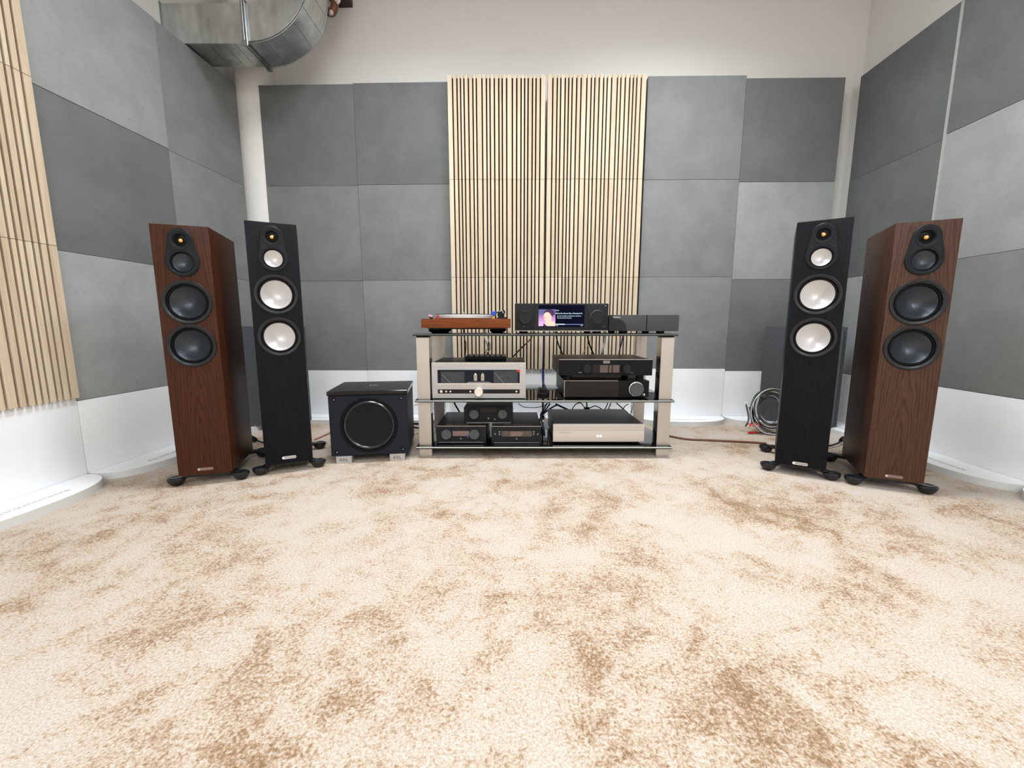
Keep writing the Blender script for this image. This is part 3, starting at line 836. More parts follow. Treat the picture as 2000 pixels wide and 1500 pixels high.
# upper integrated amplifier
d = Dev('integrated_amplifier', 'wide black amplifier with two knobs, upper of the middle shelf pair', 'amplifier', (1091.5, 702.3, 1274.5, 733.5), 1.955, 0.34, 0.3705, M['case'], M['face'], facebev=0.002, feetx=0.78, body_in=0.001)
d.rect('top_trim', 1092, 701.6, 1274, 702.9, M['line'], 0.0002, back=0.008)
d.rect('display', 1158, 712.5, 1210, 728, M['gloss'], 0.0006)
d.rect('display_glow', 1172, 713, 1187, 727.5, M['lcd'], 0.0010)
d.rect('display_glow', 1190, 713, 1194, 727.5, M['lcd'], 0.0010)
d.rect('display_glow', 1197, 713, 1209.5, 727.5, M['lcd'], 0.0010)
d.knob('source_knob', 1145.5, 719.5, 8.2, M['knob'], 0.022, rim=None)
d.knob('volume_knob', 1222.5, 720, 8.2, M['knob'], 0.022)
bd = d.rect('logo_plate', 1178.5, 704.6, 1191, 709.6, M['inkg'], 0.0010, 0.0004)
d.txt('HEGEL', 1184.8, 707.1, 0.0085, M['ink'], bd, proud=0.0013, name='logo_writing')
d.txt('Source', 1133, 727.3, 0.0055, M['inkw']); d.txt('Volume', 1234, 728, 0.0055, M['inkg'])
d.knob('headphone_socket', 1254.2, 726.5, 2.2, M['gloss'], 0.001, dish=False)
# lower integrated amplifier
d = Dev('integrated_amplifier', 'black amplifier with one large silver-rimmed knob, lower of the middle shelf pair', 'amplifier', (1102, 743.5, 1267.5, 776), 1.975, 0.37, MIDZ, M['case'], M['face'], facebev=0.001, feetx=0.8, body_in=0.001)
gp = d.rect('glass_display', 1103, 744.8, 1207.5, 775.2, M['gloss'], 0.0006)
d.rect('top_trim', 1102, 743.2, 1207, 744.2, M['line'], 0.0003, back=0.006)
d.rect('side_trim', 1102, 744.2, 1102.8, 775.8, M['line'], 0.0003)
k = d.knob('volume_knob', 1242.5, 760, 13.2, M['knobg'], 0.020, rim=M['alub'])
d.knob('headphone_socket', 1257.7, 770.7, 2.4, M['alub'], 0.001, dish=False)
d.knob('socket_hole', 1257.3, 771, 1.3, M['gloss'], 0.0013, dish=False)
# silver amplifier with meters
d = Dev('valve_amplifier', 'large silver amplifier with dark meter window, two valves and round knob, middle shelf left', 'amplifier', (843.5, 708, 1027, 778), 1.955, 0.31, MIDZ, M['case'], M['alu'], facebev=0.0012, body_in=0.003, fth=0.010)
d.rect('top_trim', 844, 708, 1026.5, 709.3, M['alub'], 0.0004)
w = d.rect('meter_window', 854.3, 722.3, 1015, 748.6, M['win'], 0.0007)
d.rect('window_sill', 854.3, 748.6, 1015, 750.3, M['alub'], 0.0012)
d.rect('meter', 861, 726, 907, 748, M['meter'], 0.0010, parent=w)
d.rect('meter', 964, 724, 1011, 748, M['meter'], 0.0010, parent=w)
d.rect('window_divider', 907.6, 723, 908.2, 748.4, M['ink'], 0.0012, parent=w)
for (cx, cy, ang0) in ((884, 758, 0), (988, 760, 0)):
    for i in range(15):
        a = math.radians(125 - i * 5.0); r0, r1 = 25, 28.5 - (i % 2)
        p0 = d.P(cx + r0 * math.cos(a), cy - r0 * math.sin(a)); p1 = d.P(cx + r1 * math.cos(a), cy - r1 * math.sin(a))
        bm = NB(); tube(bm, [(p0[0], -0.0012, p0[1]), (p1[0], -0.0012, p1[1])], 0.0004, 4, 0); obj('meter_tick', bm, M['meterm'], w)
for (xa, ya, xb, yb) in ((863, 731, 880, 748), (966, 728, 984, 748)):
    p0 = d.P(xa, ya); p1 = d.P(xb, yb); bm = NB(); tube(bm, [(p0[0], -0.0014, p0[1]), (p1[0], -0.0014, p1[1])], 0.0006, 5, 0); obj('meter_needle', bm, M['alu'], w)
for x in (928.7, 942.7):
    cx, cz = d.P(x, 744)
    bm = NB(); lathe(bm, [(0, 0), (0.0075, 0.001), (0.0082, 0.012), (0.0080, 0.030), (0.006, 0.0355), (0.002, 0.037), (0.0015, 0.042), (0, 0.042)], 0, 0, 0, 'z', 20, 1)
    bmesh.ops.scale(bm, vec=(1, 0.25, 0.95), verts=bm.verts); bmesh.ops.translate(bm, vec=(cx, -0.0018, cz), verts=bm.verts)
    obj('valve', bm, M['tube'], w)
bm = NB(); prism(bm, [d.P(911, 748.2), d.P(915, 745.6), d.P(954, 745.6), d.P(962, 748.2)], -0.0012, -0.0006, 'xz'); obj('valve_base', bm, M['meterm'], w)
bm = NB(); prism(bm, [d.P(1008.5, 722.4), d.P(1015.8, 722.4), d.P(1015.8, 729.5)], -0.0016, -0.0006, 'xz'); obj('red_corner_sticker', bm, M['redp'], d.t)['label'] = 'red corner sticker'
st = d.rect('control_strip', 855.3, 760.4, 1015, 768.6, M['gloss'], 0.0008)
d.knob('volume_knob', 935.5, 764.2, 8.6, M['alub'], 0.024)
for (x, r) in ((861.8, 2.9), (871.5, 1.9), (879.8, 1.8), (918.7, 1.9), (1008.7, 1.9)): d.knob('button', x, 764.5, r, M['alub'], 0.003, parent=st, dish=False)
d.txt('A D V A N C E', 857.5, 712.6, 0.0085, M['inkw'], sx=1.0); d.txt('A1', 1018.5, 714.3, 0.011, M['inkw'])
d.txt('VOLUME', 935, 753.6, 0.006, M['inkw'])
# phono stage lying on it
d = Dev('phono_stage', 'small flat black box with a row of plugs, lying on the silver meter amplifier', 'amplifier', (907, 695.2, 988.5, 702.5), 2.08, 0.14, 0.4565, M['case'], M['face'], facebev=0.001)
d.rect('edge_line', 908, 694.9, 988, 695.8, M['inkg'], 0.0003)
for i in range(7): d.knob('top_plug', 915 + i * 10.5, 694.6, 1.7, M['case'], 0.004, dish=False)
# three small units, lower shelf left
def small(rect, Yf, zb, label):
    return Dev('compact_amplifier', label, 'amplifier', rect, Yf, 0.33, zb, M['case'], M['faceg'], facebev=0.001, body_in=0.001, feetx=0.8)
GS = None
d = small((852, 832, 949.5, 866), 1.965, LOWZ, 'small dark amplifier with pinkish display, lower left of three stacked units')
d.rect('top_trim', 852, 831.6, 949, 832.8, M['line'], 0.0002); d.rect('bottom_trim', 857, 863.3, 944, 864.2, M['line'], 0.0004)
d.rect('display', 884, 841.8, 916.5, 851.5, M['lcdp'], 0.0005)
d.knob('input_knob', 872.5, 847.5, 10.2, M['knobg'], 0.014); d.knob('volume_knob', 926.5, 847.5, 10.2, M['knobg'], 0.014)
d.rect('blue_light', 912, 850.5, 915, 854.5, M['blue'], 0.0009); d.knob('button', 900, 856.5, 1.5, M['inkg'], 0.001, dish=False)
for i in range(4):
    x = 890 + i * 4.6
for i in range(9):
    bm = NB(); xx = -0.075 + i * 0.0125; box(bm, xx, xx + 0.006, 0.035, 0.041, d.h1 - 0.0012, d.h1 - 0.0004); obj('vent_slot', bm, M['inkg'], d.body, False)
d = small((960, 832.5, 1057, 866.5), 1.965, LOWZ, 'small dark disc player unit with wide display, lower right of the three stacked units')
d.t['category'] = 'audio player'; d.t.name = 'compact_player'
d.rect('top_trim', 960, 832.2, 1057, 833.4, M['line'], 0.0002); d.rect('bottom_trim', 965, 864.2, 1053, 865.2, M['line'], 0.0004)
d.rect('display', 979.5, 842, 1038.5, 852.5, M['lcd'], 0.0005); d.rect('display_glow', 997, 843, 1020.5, 851.8, M['lcdp'], 0.0008)
for (x, y) in ((967, 847.5), (975.5, 843.5), (975.5, 848), (1042.5, 843.5), (1042.5, 848), (1050.5, 848), (1009, 857)): d.knob('button', x, y, 1.5, M['inkg'], 0.0012, dish=False)
for i in range(12):
    bm = NB(); xx = -0.06 + i * 0.0125; box(bm, xx, xx + 0.006, 0.035, 0.041, d.h1 - 0.0012, d.h1 - 0.0004); obj('vent_slot', bm, M['inkg'], d.body, False)
zs = PY(900, 832, 1.965)[2]
d = small((906, 795.5, 1002, 826.5), 2.03, zs + 0.0005, 'small dark amplifier with two round knobs, resting on top of the two lower small units')
d.knob('input_knob', 926, 808.5, 9.6, M['knobg'], 0.014); d.knob('volume_knob', 981.5, 808.3, 9.4, M['knobg'], 0.014)
d.rect('display', 938, 797.5, 969, 806, M['gloss'], 0.0004); d.rect('bottom_trim', 911, 824.8, 998, 826, M['line'], 0.0004)
d.knob('button', 954, 817, 1.6, M['inkg'], 0.001, dish=False); d.knob('status_light', 966.3, 819, 0.9, M['inkw'], 0.001, dish=False)
# pale silver power amplifier
d = Dev('power_amplifier', 'pale silver-fronted power amplifier with black lid, lower shelf right', 'amplifier', (1080, 828.3, 1259, 863.3), 1.965, 0.365, LOWZ, M['caseg'], M['aluw'], facebev=0.004, body_in=0.006, fth=0.016)
for y in (831.8, 834.6, 837.4, 840.2): d.rect('groove', 1080.3, y, 1258.8, y + 0.7, M['inkg'], 0.0002)
for x in (1167.2, 1173.2): d.knob('lamp_button', x, 851.7, 2.3, emis('white_led', (1, 1, 1), 0.8), 0.001, dish=False)
d.txt('ADVANCE ACOUSTIC', 1104.5, 845, 0.006, M['inkg'])

# ---------------------------------------------------------------- turntable
def turntable():
    Yf = 1.965
    a = PY(822.5, 632, Yf); b = PY(997, 632, Yf); zt = PY(900, 622.5, Yf)[2]; zb = PY(900, 640.5, Yf)[2]
    cx = (a[0] + b[0]) / 2; W = b[0] - a[0]; base = TOPZ
    t = thing('turntable', 'wooden record player with silver platter and blue cartridge, left on the top shelf', 'turntable', (cx, Yf, base))
    D = 0.34; h1 = zt - base; h0 = zb - base
    bm = NB(); box(bm, -W / 2, W / 2, 0, D, h0, h1, 0.0012, 2); obj('plinth', bm, M['teak'], t)
    bm = NB(); prism(bm, [(-W / 2 + 0.022, h0 + 0.0005), (-W / 2 + 0.034, h0 - 0.006), (W / 2 - 0.034, h0 - 0.006), (W / 2 - 0.014, h0 + 0.0005)], 0.012, D - 0.012, 'xz'); obj('chassis', bm, M['case'], t)
    for sx in (-1, 1):
        for yy in (0.055, D - 0.055):
            bm = NB(); lathe(bm, [(0, 0), (0.022, 0.0), (0.026, 0.004), (0.034, 0.007), (0.040, 0.0125), (0.036, h0 - 0.0055), (0, h0 - 0.0055)], sx * (W / 2 - 0.062), yy, 0, 'z', 32, 1); obj('foot', bm, M['rubber'], t)
    px = PY(906, 617, 2.13)[0] - cx
    bm = NB(); lathe(bm, [(0, h1 + 0.001), (0.138, h1 + 0.001), (0.148, h1 + 0.004), (0.150, h1 + 0.018), (0.146, h1 + 0.0205), (0, h1 + 0.0205)], px, 0.168, 0, 'z', 80, 1)
    pl = obj('platter', bm, plain('platter_metal', (0.72, 0.74, 0.76), 0.4, 0.2, nscale=60), t)
    bm = NB(); lathe(bm, [(0.147, h1 + 0.0206), (0.147, h1 + 0.0235), (0, h1 + 0.0235)], px, 0.168, 0, 'z', 80, 1); obj('mat', bm, M['rubber'], pl)
    bm = NB(); lathe(bm, [(0.003, h1 + 0.0235), (0.003, h1 + 0.034), (0, h1 + 0.035)], px, 0.168, 0, 'z', 16, 1); obj('spindle', bm, M['alub'], pl)
    # speed knob (red cone) and pink-capped switch at the left front
    lx = PY(853, 618, Yf)[0] - cx + 0.002
    bm = NB(); lathe(bm, [(0, h1), (0.0085, h1), (0.006, h1 + 0.009), (0.004, h1 + 0.018), (0.002, h1 + 0.023), (0, h1 + 0.024)], lx, 0.018, 0, 'z', 24, 1); obj('speed_knob', bm, M['darkred'], t)
    sx_ = PY(839.5, 618, Yf)[0] - cx
    bm = NB(); box(bm, sx_ - 0.007, sx_ + 0.009, 0.020, 0.034, h1, h1 + 0.007, 0.001, 1); sw = obj('switch_block', bm, M['case'], t)
    bm = NB(); lathe(bm, [(0, -0.010), (0.0045, -0.010), (0.0048, 0.006), (0.003, 0.009), (0, 0.009)], 0, 0, 0, 'x', 16, 1)
    bmesh.ops.rotate(bm, verts=bm.verts, cent=(0, 0, 0), matrix=Matrix.Rotation(math.radians(18), 3, 'Y')); bmesh.ops.translate(bm, vec=(sx_ - 0.001, 0.026, h1 + 0.0125), verts=bm.verts); obj('pink_lever', bm, M['pink'], sw)
    # tonearm assembly at the right
    ax = PY(972, 615, 2.05)[0] - cx + 0.015; ay = 0.27
    bm = NB(); lathe(bm, [(0, h1), (0.026, h1), (0.026, h1 + 0.010), (0.014, h1 + 0.014), (0.014, h1 + 0.034), (0.010, h1 + 0.040), (0, h1 + 0.041)], ax, ay, 0, 'z', 28, 1); tb = obj('arm_base', bm, M['case'], t)
    hx = PY(963.5, 612, 2.02)[0] - cx; hy = 0.06
    bm = NB(); tube(bm, [(ax + 0.004, ay + 0.06, h1 + 0.038), (ax, ay, h1 + 0.039), (ax - 0.004, ay - 0.10, h1 + 0.036), (hx + 0.006, hy + 0.02, h1 + 0.030)], 0.0035, 10); arm = obj('tonearm', bm, M['case'], t)
    bm = NB(); lathe(bm, [(0, 0), (0.014, 0), (0.014, 0.024), (0, 0.024)], ax + 0.004, ay + 0.05, h1 + 0.038, 'y', 24, 1); obj('counterweight', bm, M['case'], arm)
    bm = NB(); box(bm, hx - 0.009, hx + 0.011, hy - 0.012, hy + 0.020, h1 + 0.016, h1 + 0.036, 0.002, 2); obj('cartridge', bm, M['blue'], arm)
    bm = NB(); box(bm, hx - 0.005, hx + 0.006, hy - 0.006, hy + 0.012, h1 + 0.0005, h1 + 0.0155, 0.001, 1); obj('arm_rest', bm, M['yellow'], t)
    kx = PY(977, 612, 2.02)[0] - cx
    bm = NB(); lathe(bm, [(0, 0), (0.014, 0), (0.014, 0.010), (0.009, 0.012), (0.009, 0.018), (0, 0.018)], kx, 0.055, h1 + 0.020, 'y', 24, 1); obj('anti_skate_dial', bm, M['case'], t)
    bm = NB(); box(bm, kx - 0.012, kx + 0.030, 0.045, 0.075, h1, h1 + 0.008, 0.001, 1); obj('arm_board', bm, M['case'], t)
    bm = NB(); tube(bm, [(kx - 0.004, 0.06, h1 + 0.008), (kx - 0.002, 0.06, h1 + 0.034), (kx + 0.008, 0.062, h1 + 0.040), (kx + 0.016, 0.064, h1 + 0.026)], 0.0018, 8); obj('lift_lever', bm, M['alub'], t)
    return t
turntable()

# ---------------------------------------------------------------- small adapter on the middle shelf
x0 = PY(1062, 770, 2.02)[0]
t = thing('adapter_box', 'small black adapter box on the middle shelf between the amplifiers', 'adapter', (x0, 2.06, MIDZ))
bm = NB(); prism(bm, [(-0.026, 0.0), (0.026, 0.0), (0.022, 0.028), (-0.020, 0.030)], 0.0, 0.075, 'xz', 0.0015); obj('housing', bm, M['case'], t)
bm = NB(); box(bm, -0.018, 0.018, -0.0015, 0.001, 0.006, 0.012, 0.0004, 1); obj('port', bm, M['maroon'], t)

# ---------------------------------------------------------------- cables
def cable(name, pts, r, m, label, cat='cable', group=None, plugs=None):
    pts = [Vector(p) for p in pts]
    c = pts[0]
    t = thing(name, label, cat, c, 0, group)
    bm = NB(); tube(bm, [p - c for p in pts], r, 8, 8); obj('sheath', bm, m, t)
    for (i, L, rr, mm) in (plugs or []):
        p = pts[i] - c; q = (pts[i] - pts[i + (1 if i == 0 else -1)]).normalized()
        bm = NB(); tube(bm, [p - q * L * .2, p + q * L * .3, p + q * L * 0.8, p + q * L], lambda u: rr * (0.55 + 0.45 * min(1, u * 4)), 10, 3); obj('plug', bm, mm, t)
    return t
def C(x, y, Y): return PY(x, y, Y)
def hang(x0, pts, y1, yb=2.31, zb=None):
    """from a device back on the top shelf, over the rear edge, down, and into the back of a device below"""
    a = PY(x0, 650, 2.46)[0]
    out = [(a, 2.28, TOPZ + 0.03), (a, 2.36, TOPZ + 0.022), (a, 2.435, TOPZ + 0.008)] + [C(*p) for p in pts]
    q = out[-1]
    return out + [(q[0], q[1] - 0.02, y1 + 0.004), (q[0], yb, y1)]
cable('signal_cable', hang(944.5, [(947, 662, 2.45), (952, 674, 2.44)], 0.49, 2.21, 0), 0.0035, M['whitec'], 'white signal cable hanging from the turntable to the phono stage', plugs=[(-1, 0.03, 0.005, M['case'])])
cable('signal_cable', hang(949.5, [(953, 662, 2.45), (957, 674, 2.44)], 0.488, 2.215, 0), 0.0033, M['whitec'], 'second white signal cable, just right of the first under the turntable', plugs=[(-1, 0.03, 0.005, M['case'])])
cable('thin_cable', hang(906, [(907, 660, 2.45), (910, 672, 2.45), (909, 690, 2.44)], 0.42, 2.26), 0.003, M['cable'], 'thin black lead with a lump hanging left behind the turntable')
cable('power_cable', hang(1042, [(1036, 662, 2.46), (1018, 680, 2.44), (1002, 697, 2.42), (996, 704, 2.38)], 0.43, 2.26), 0.0042, M['brownc'], 'brown cable slanting down left from the streamer to the silver amplifier')
cable('power_cable', hang(1084, [(1088, 664, 2.46), (1092, 676, 2.46), (1100, 695, 2.45)], 0.43, 2.29), 0.004, M['cable'], 'black cable slanting behind the upper black amplifier, left one')
cable('power_cable', hang(1145, [(1149, 665, 2.46), (1155, 682, 2.46), (1162, 698, 2.46)], 0.43, 2.29), 0.0045, M['cable'], 'black cable slanting down behind the upper black amplifier, right one')
cable('thin_cable', hang(1157, [(1152, 668, 2.47), (1145, 680, 2.47), (1136, 695, 2.46)], 0.43, 2.29), 0.0023, M['yellow'], 'thin yellow cable slanting behind the upper black amplifier')
cable('signal_cable', hang(1181, [(1181, 668, 2.47), (1177, 683, 2.47), (1173, 698, 2.46)], 0.43, 2.29), 0.006, M['whitec'], 'thick white cable hanging behind the upper black amplifier')
cable('signal_cable', hang(1217, [(1214, 670, 2.47), (1210, 685, 2.47), (1208, 700, 2.46)], 0.43, 2.29), 0.004, M['blued'], 'dark blue cable hanging behind the right end of the upper black amplifier')
cable('signal_cable', hang(1062, [(1061, 690, 2.47), (1060, 720, 2.47), (1059.5, 740, 2.46)], MIDZ + 0.015, 2.137), 0.0035, M['blued'], 'dark cable with bright blue sleeve coming down to the small adapter box')
_t = [o for o in bpy.data.objects if o.get('label', '').startswith('dark cable with bright blue')][0]
bm = NB(); tube(bm, [Vector(C(1060, 718, 2.47)) - _t.location, Vector(C(1059.6, 735, 2.464)) - _t.location, Vector(C(1060.6, 752, 2.452)) - _t.location], 0.0048, 10, 6); obj('blue_sleeve', bm, M['blue'], _t)
for i, (pts, r, m, lab) in enumerate([
    ([(1068, 788, 2.46), (1062, 800, 2.40), (1056, 812, 2.36), (1060, 830, 2.28), (1064, 850, 2.15), (1062, 868, 2.08)], 0.0055, M['blued'], 'dark blue cable falling between the small units and the pale power amplifier'),
    ([(1074, 789, 2.46), (1064, 803, 2.40), (1054, 820, 2.30), (1058, 838, 2.20), (1060, 860, 2.09)], 0.0045, M['cable'], 'black cable beside the dark blue one, right of the small units'),
    ([(1090, 790, 2.47), (1078, 796, 2.45), (1064, 806, 2.42), (1056, 815, 2.40)], 0.005, M['blued'], 'dark blue cable bending left over the pale power amplifier'),
    ([(1085, 789, 2.47), (1100, 796, 2.47), (1112, 801, 2.46), (1126, 806, 2.46)], 0.0055, M['cable'], 'black cable sagging right behind the pale power amplifier'),
    ([(1066, 840, 2.12), (1067, 850, 2.10), (1067, 866, 2.05)], 0.006, M['whitec'], 'short pale blue-white lead beside the pale power amplifier'),
    ([(1116, 802, 2.46), (1124, 790, 2.47), (1134, 787, 2.47), (1141, 795, 2.45), (1146, 799, 2.43)], 0.003, M['cable'], 'thin black lead arching above the pale power amplifier, left of the black plug'),
    ([(1152, 797, 2.45), (1162, 793, 2.46), (1170, 796, 2.46), (1180, 801, 2.46), (1192, 799, 2.46)], 0.003, M['cable'], 'thin black lead curling right of the black plug'),
    ([(1187, 787, 2.47), (1184, 795, 2.46), (1178, 803, 2.45)], 0.003, M['cable'], 'short thin black lead, left of a close pair above the power amplifier'),
    ([(1193, 787, 2.47), (1190, 795, 2.46), (1185, 803, 2.45)], 0.003, M['cable'], 'short thin black lead, right of a close pair above the power amplifier'),
    ([(1204, 787, 2.47), (1214, 796, 2.46), (1226, 806, 2.44)], 0.0035, M['cable'], 'black lead slanting down right above the power amplifier'),
    ([(1228, 789, 2.47), (1220, 794, 2.47), (1218, 804, 2.46), (1232, 812, 2.44)], 0.0025, M['cable'], 'thin black loop beside the right rear rack post'),
    ([(1012, 788, 2.46), (1024, 795, 2.46), (1044, 796, 2.46), (1060, 793, 2.46), (1074, 786, 2.46)], 0.0022, M['cable'], 'thin black lead sagging under the middle shelf above the small player'),
    ([(887, 786, 2.46), (891, 794, 2.46), (897, 804, 2.45), (900, 812, 2.44)], 0.005, M['cable'], 'black cable slanting under the middle shelf at the left, above the small units')]):
    cable('loose_cable', [C(*p) for p in pts], r, m, lab)
pc = C(1146, 798, 2.41)
t = thing('power_plug', 'black plug standing behind the lid of the pale power amplifier', 'plug', pc)
bm = NB(); box(bm, -0.016, 0.016, -0.012, 0.012, -0.010, 0.008, 0.003, 2); obj('plug_body', bm, M['cable'], t)
bm = NB(); tube(bm, [(0, 0, 0.008), (0, 0.005, 0.03), (-0.003, 0.03, 0.05)], 0.004, 8); obj('plug_lead', bm, M['cable'], t)
# cables on the carpet
def G(x, y, z=0.006): return PZ(x, y, z)
cable('power_cable', [G(1230, 828), G(1262, 838), G(1280, 846), G(1309, 852), G(1330, 856), G(1350, 858.5), G(1390, 860), G(1430, 862), G(1470, 864), G(1497, 866)], 0.0055, M['brownc'], 'brown braided cable lying on the carpet from the rack to the right black speaker')
cable('speaker_cable', [G(614, 859), G(628, 853), G(645, 845), G(665, 838), G(700, 838)], 0.003, M['redc'], 'thin red-brown cable on the carpet between left black speaker and subwoofer')
cable('power_cable', [G(560, 874, .012), G(530, 868, .012), G(512, 864, .012), G(503, 861, .014), G(499, 859, .016)], 0.0045, M['cable'], 'short black cable with plug on the carpet between the two left speakers', plugs=[(-1, 0.06, 0.013, M['cable'])])
cable('power_cable', [G(1590, 872), G(1618, 871, .012), G(1630, 868, .014), G(1638, 865, .018), G(1642, 861, 0.022)], 0.0045, M['cable'], 'short black cable with plug on the carpet between the two right speakers', plugs=[(-1, 0.05, 0.011, M['cable'])])
cable('power_cable', [C(800, 826, 2.40), C(815, 828, 2.45), C(835, 827, 2.47), C(852, 824, 2.47)], 0.006, M['cable'], 'black cable running behind the left rack post, upper one')
cable('power_cable', [C(800, 833, 2.30), C(818, 836, 2.38), C(838, 836, 2.45), C(856, 840, 2.47)], 0.005, M['cable'], 'black cable running behind the left rack post, lower one')
cable('thin_cable', [(-0.53, 2.222, 0.20), C(812, 791, 2.30), C(826, 788, 2.46), C(838, 792, 2.49), (-0.42, 2.50, 0.08), (-0.40, 2.50, 0.004)], 0.002, M['redc'], 'thin reddish lead from the subwoofer to the rack')

# coil of speaker cable
def coil():
    c = Vector(PY(1506, 800, 2.40))
    t = thing('cable_coil', 'coil of grey and olive speaker cable with red plugs, leaning behind the right black speaker', 'cable', (c.x, c.y, 0))
    rnd = random.Random(4)
    mats = [M['greyc'], M['olivec'], M['cable'], M['whitec']]
    px = 1 / F * 2.40
    for k in range(9):
        rx = (47 - 3.2 * k + rnd.uniform(-1, 1)) * px; rz = (46 - 2.6 * k + rnd.uniform(-2, 2)) * px
        ox = rnd.uniform(-2, 2) * px - 0.0 + (k > 4) * 0.012; oz = c.z + rnd.uniform(-3, 3) * px
        pts = []
        for i in range(25):
            a = 2 * PI * i / 24
            pts.append((ox + rx * math.cos(a), (k - 4) * 0.008 + 0.012 * math.sin(a * 2 + k) + (oz + rz * math.sin(a) - c.z) * 0.25, max(0.008, oz + rz * math.sin(a) * (1.0 if math.sin(a) > 0 else 1.02))))
        bm = NB(); tube(bm, pts, 0.0050, 8, 2); obj('strand', bm, [M['greyc'], M['cable'], M['olivec']][k % 3], t)
        bm = NB(); tube(bm, [(p[0] * 1.0, p[1] - 0.004, p[2] + 0.001) for p in pts], 0.0026, 6, 2); obj('strand', bm, [M['whitec'], M['greyc'], M['olivec'], M['greyc']][k % 4], t)
    def L(x, y, Y): p = PY(x, y, Y); return (p[0] - c.x, p[1] - c.y, p[2])
    for j, (a, b_, e, m) in enumerate((((1457, 790), (1462, 815), (1459, 829), M['greyc']), ((1460, 792), (1465, 815), (1464, 829), M['whitec']), ((1464, 795), (1469, 816), (1467, 830), M['olivec']), ((1468, 800), (1472, 818), (1474, 828), M['cable']))):
        bm = NB(); tube(bm, [L(*a, 2.38), L(*b_, 2.37), L(*e, 2.36)], 0.0045, 8, 6); obj('tail', bm, m, t)
        p = Vector(L(*e, 2.36)); q = Vector((-0.020 + j * 0.012, -0.02, -0.006))
        p.z = max(p.z, 0.012)
        bm = NB(); tube(bm, [p + Vector((0, 0, 0.004)), p + q], lambda u: 0.0045 - 0.0015 * u, 8, 0); obj('plug', bm, M['cable'] if j == 0 else M['redp'], t)
    z = 0.009
    p0 = Vector(PZ(1500, 845, z)) - Vector((c.x, c.y, 0)); p1 = Vector(PZ(1478, 844.5, z)) - Vector((c.x, c.y, 0)); p2 = Vector(PZ(1462, 845, z)) - Vector((c.x, c.y, 0))
    bm = NB(); tube(bm, [p0, (p0 + p1) / 2, p1], 0.004, 8, 3); obj('tail', bm, M['greyc'], t)
    bm = NB(); tube(bm, [p1, p2], 0.0065, 10, 0); obj('plug', bm, M['redp'], t)
    bm = NB(); lathe(bm, [(0.012, 0), (0.0135, 0.001), (0.0135, 0.011), (0.012, 0.012)], L(1457, 787, 2.375)[0] + 0.006, L(1457, 787, 2.375)[1], L(1457, 787, 2.375)[2], 'z', 16, 1); obj('cable_tie', bm, M['inkw'], t)
coil()

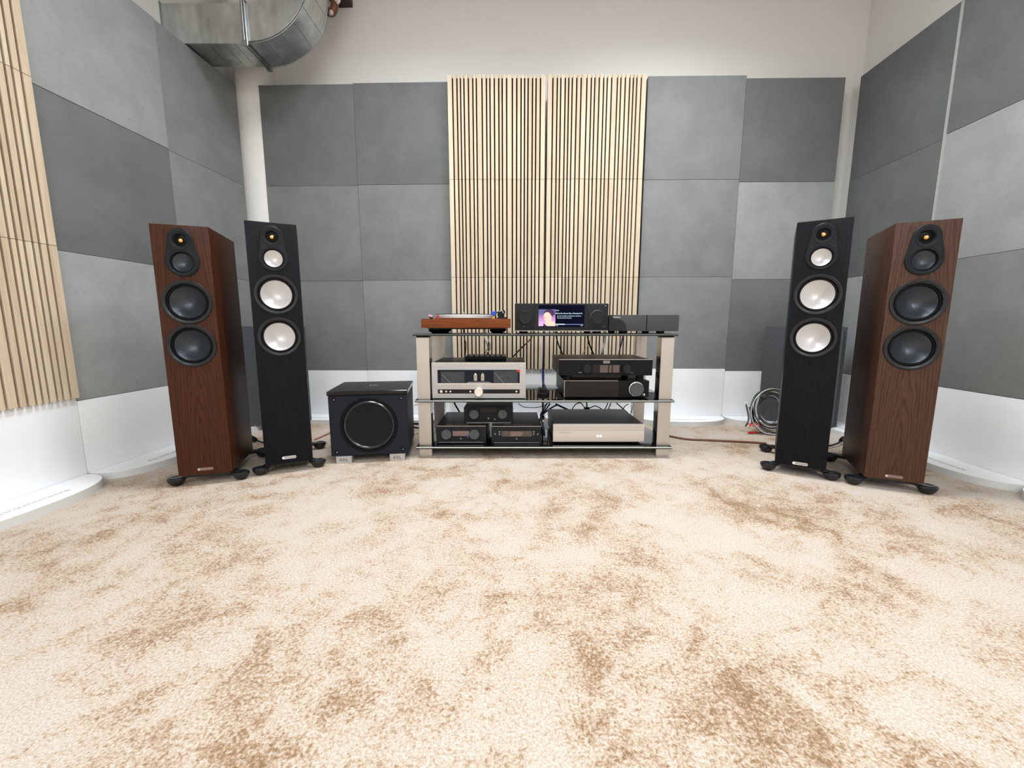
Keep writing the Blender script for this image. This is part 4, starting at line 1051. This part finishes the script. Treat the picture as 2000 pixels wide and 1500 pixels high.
# ---------------------------------------------------------------- ventilation duct
def duct():
    y0, y1 = 2.416, 2.617; zb = 2.100; zt = 2.291; xe = -1.385; xl = -1.90; Ro, Ri = 0.345, 0.154; cz = zb + Ro
    t = thing('air_duct', 'galvanised steel air duct with a curved elbow rising above the left corner', 'duct', (xe, (y0 + y1) / 2, zb))
    ox, oy, oz = xe, (y0 + y1) / 2, zb
    def T(bm): bmesh.ops.translate(bm, vec=(-ox, -oy, -oz), verts=bm.verts); return bm
    bm = NB(); box(bm, xl, xe - 0.010, y0, y1, zb, zt, 0.0015, 1); st = obj('straight_section', T(bm), M['galv'], t, False)
    bm = NB(); n = 28; pts = []
    for i in range(n + 1):
        a = -PI / 2 + PI / 2 * i / n; pts.append((xe + Ro * math.cos(a), cz + Ro * math.sin(a)))
    pts2 = []
    for i in range(n + 1):
        a = -PI / 2 + PI / 2 * i / n; pts2.append((xe + Ri * math.cos(a), cz + Ri * math.sin(a)))
    for A, B in zip(zip(pts, pts2), zip(pts[1:], pts2[1:])):
        pass
    vo0 = [bm.verts.new((x, y0, z)) for x, z in pts]; vo1 = [bm.verts.new((x, y1, z)) for x, z in pts]
    vi0 = [bm.verts.new((x, y0, z)) for x, z in pts2]; vi1 = [bm.verts.new((x, y1, z)) for x, z in pts2]
    for i in range(n):
        bm.faces.new((vo0[i], vo0[i + 1], vo1[i + 1], vo1[i])); bm.faces.new((vi0[i], vi1[i], vi1[i + 1], vi0[i + 1]))
        bm.faces.new((vo0[i], vi0[i], vi0[i + 1], vo0[i + 1])); bm.faces.new((vo1[i], vo1[i + 1], vi1[i + 1], vi1[i]))
    bm.faces.new((vo0[0], vo1[0], vi1[0], vi0[0])); bm.faces.new((vo0[n], vi0[n], vi1[n], vo1[n]))
    el = obj('elbow', T(bm), M['galv'], t)
    # folded seams along the elbow rims
    for yy in (y0 - 0.003, y1 + 0.003):
        for rr in (Ro + 0.001, Ro - 0.009):
            bm = NB(); tube(bm, [(xe + rr * math.cos(-PI / 2 + PI / 2 * i / 16), yy, cz + rr * math.sin(-PI / 2 + PI / 2 * i / 16)) for i in range(17)], 0.0022, 6, 0); obj('folded_seam', T(bm), M['galvd'], el)
    # stiffening creases across the outer skin
    for k in range(1, 6):
        a = -PI / 2 + PI / 2 * k / 6
        p = (xe + (Ro + 0.0005) * math.cos(a), cz + (Ro + 0.0005) * math.sin(a))
        bm = NB(); tube(bm, [(p[0], y0, p[1]), (p[0], y1, p[1])], 0.0015, 5, 0); obj('crease', T(bm), M['galvd'], el)
    for xx in (-1.46, -1.52, -1.60, -1.70):
        bm = NB(); tube(bm, [(xx, y0, zb), (xx - 0.01, y1, zb)], 0.0012, 5, 0); obj('crease', T(bm), M['galvd'], st)
    # riser to the ceiling
    bm = NB(); box(bm, xe + Ri, xe + Ro, y0, y1, cz, CEIL, 0.0015, 1); obj('riser', T(bm), M['galv'], t, False)
    # flange pair
    for (xx, w, e) in ((xe - 0.024, 0.011, 0.013), (xe - 0.010, 0.010, 0.013)):
        bm = NB()
        for (a, b_, c, d_) in ((y0 - e, y1 + e, zb - e, zb), (y0 - e, y1 + e, zt, zt + e), (y0 - e, y0, zb, zt), (y1, y1 + e, zb, zt)):
            box(bm, xx, xx + w, a, b_, c, d_, 0.0012, 1)
        fl = obj('flange', T(bm), M['galvd'], t, False)
    for yy in (y0 - 0.010, y1 + 0.010):
        bm = NB(); box(bm, xe - 0.028, xe + 0.004, yy - 0.006, yy + 0.006, zb - 0.018, zb + 0.010, 0.002, 1); obj('corner_clip', T(bm), M['galvd'], t)
    # collar where the duct leaves the left wall
    bm = NB(); e = 0.006
    for (a, b_, c, d_) in ((y0 - e, y1 + e, zb - e, zb), (y0 - e, y1 + e, zt, zt + e), (y0 - e, y0, zb, zt), (y1, y1 + e, zb, zt)):
        box(bm, -1.836, -1.829, a, b_, c, d_)
    obj('wall_collar', T(bm), M['galvd'], t, False)
duct()

# ---------------------------------------------------------------- wrapped pipe end and box beside the duct
p = PY(667, 8, 2.86)
t = thing('junction_box', 'dark maroon box on the back wall right of the duct, cut by the top edge', 'box', (p[0], 2.858, p[2] + 0.0))
bm = NB(); box(bm, -0.06, 0.062, -0.07, 0.045, -0.005, 0.16, 0.003, 1); obj('box_body', bm, M['maroon'], t)
bm = NB(); box(bm, -0.064, 0.066, -0.074, -0.066, 0.02, 0.164, 0.001, 1); obj('box_cover', bm, M['maroon'], t)
c = Vector(PY(651, 8, 2.70))
t = thing('wrapped_pipe', 'brown and white wrapped pipe bend hanging beside the elbow of the duct', 'pipe', c)
bm = NB(); tube(bm, [(0.020, 0.02, 0.5), (0.018, 0.01, 0.16), (0.016, 0.0, 0.05), (0.004, -0.005, -0.028), (-0.018, -0.002, -0.046), (-0.045, 0.006, -0.030)], 0.022, 14, 6); pp = obj('pipe_sleeve', bm, M['wrapb'], t)
for (a, b_) in (((0.030, -0.012, 0.07), (0.022, -0.020, 0.0)), ((0.0, -0.016, -0.048), (-0.022, -0.012, -0.062)), ((0.034, -0.008, 0.04), (0.030, -0.014, -0.01)), ((-0.004, -0.020, 0.06), (-0.008, -0.022, 0.02))):
    bm = NB(); tube(bm, [a, ((a[0] + b_[0]) / 2 + 0.004, (a[1] + b_[1]) / 2 - 0.004, (a[2] + b_[2]) / 2), b_], lambda u: 0.004 + 0.009 * math.sin(PI * u), 10, 4); obj('white_wrap', bm, M['wrapw'], pp)
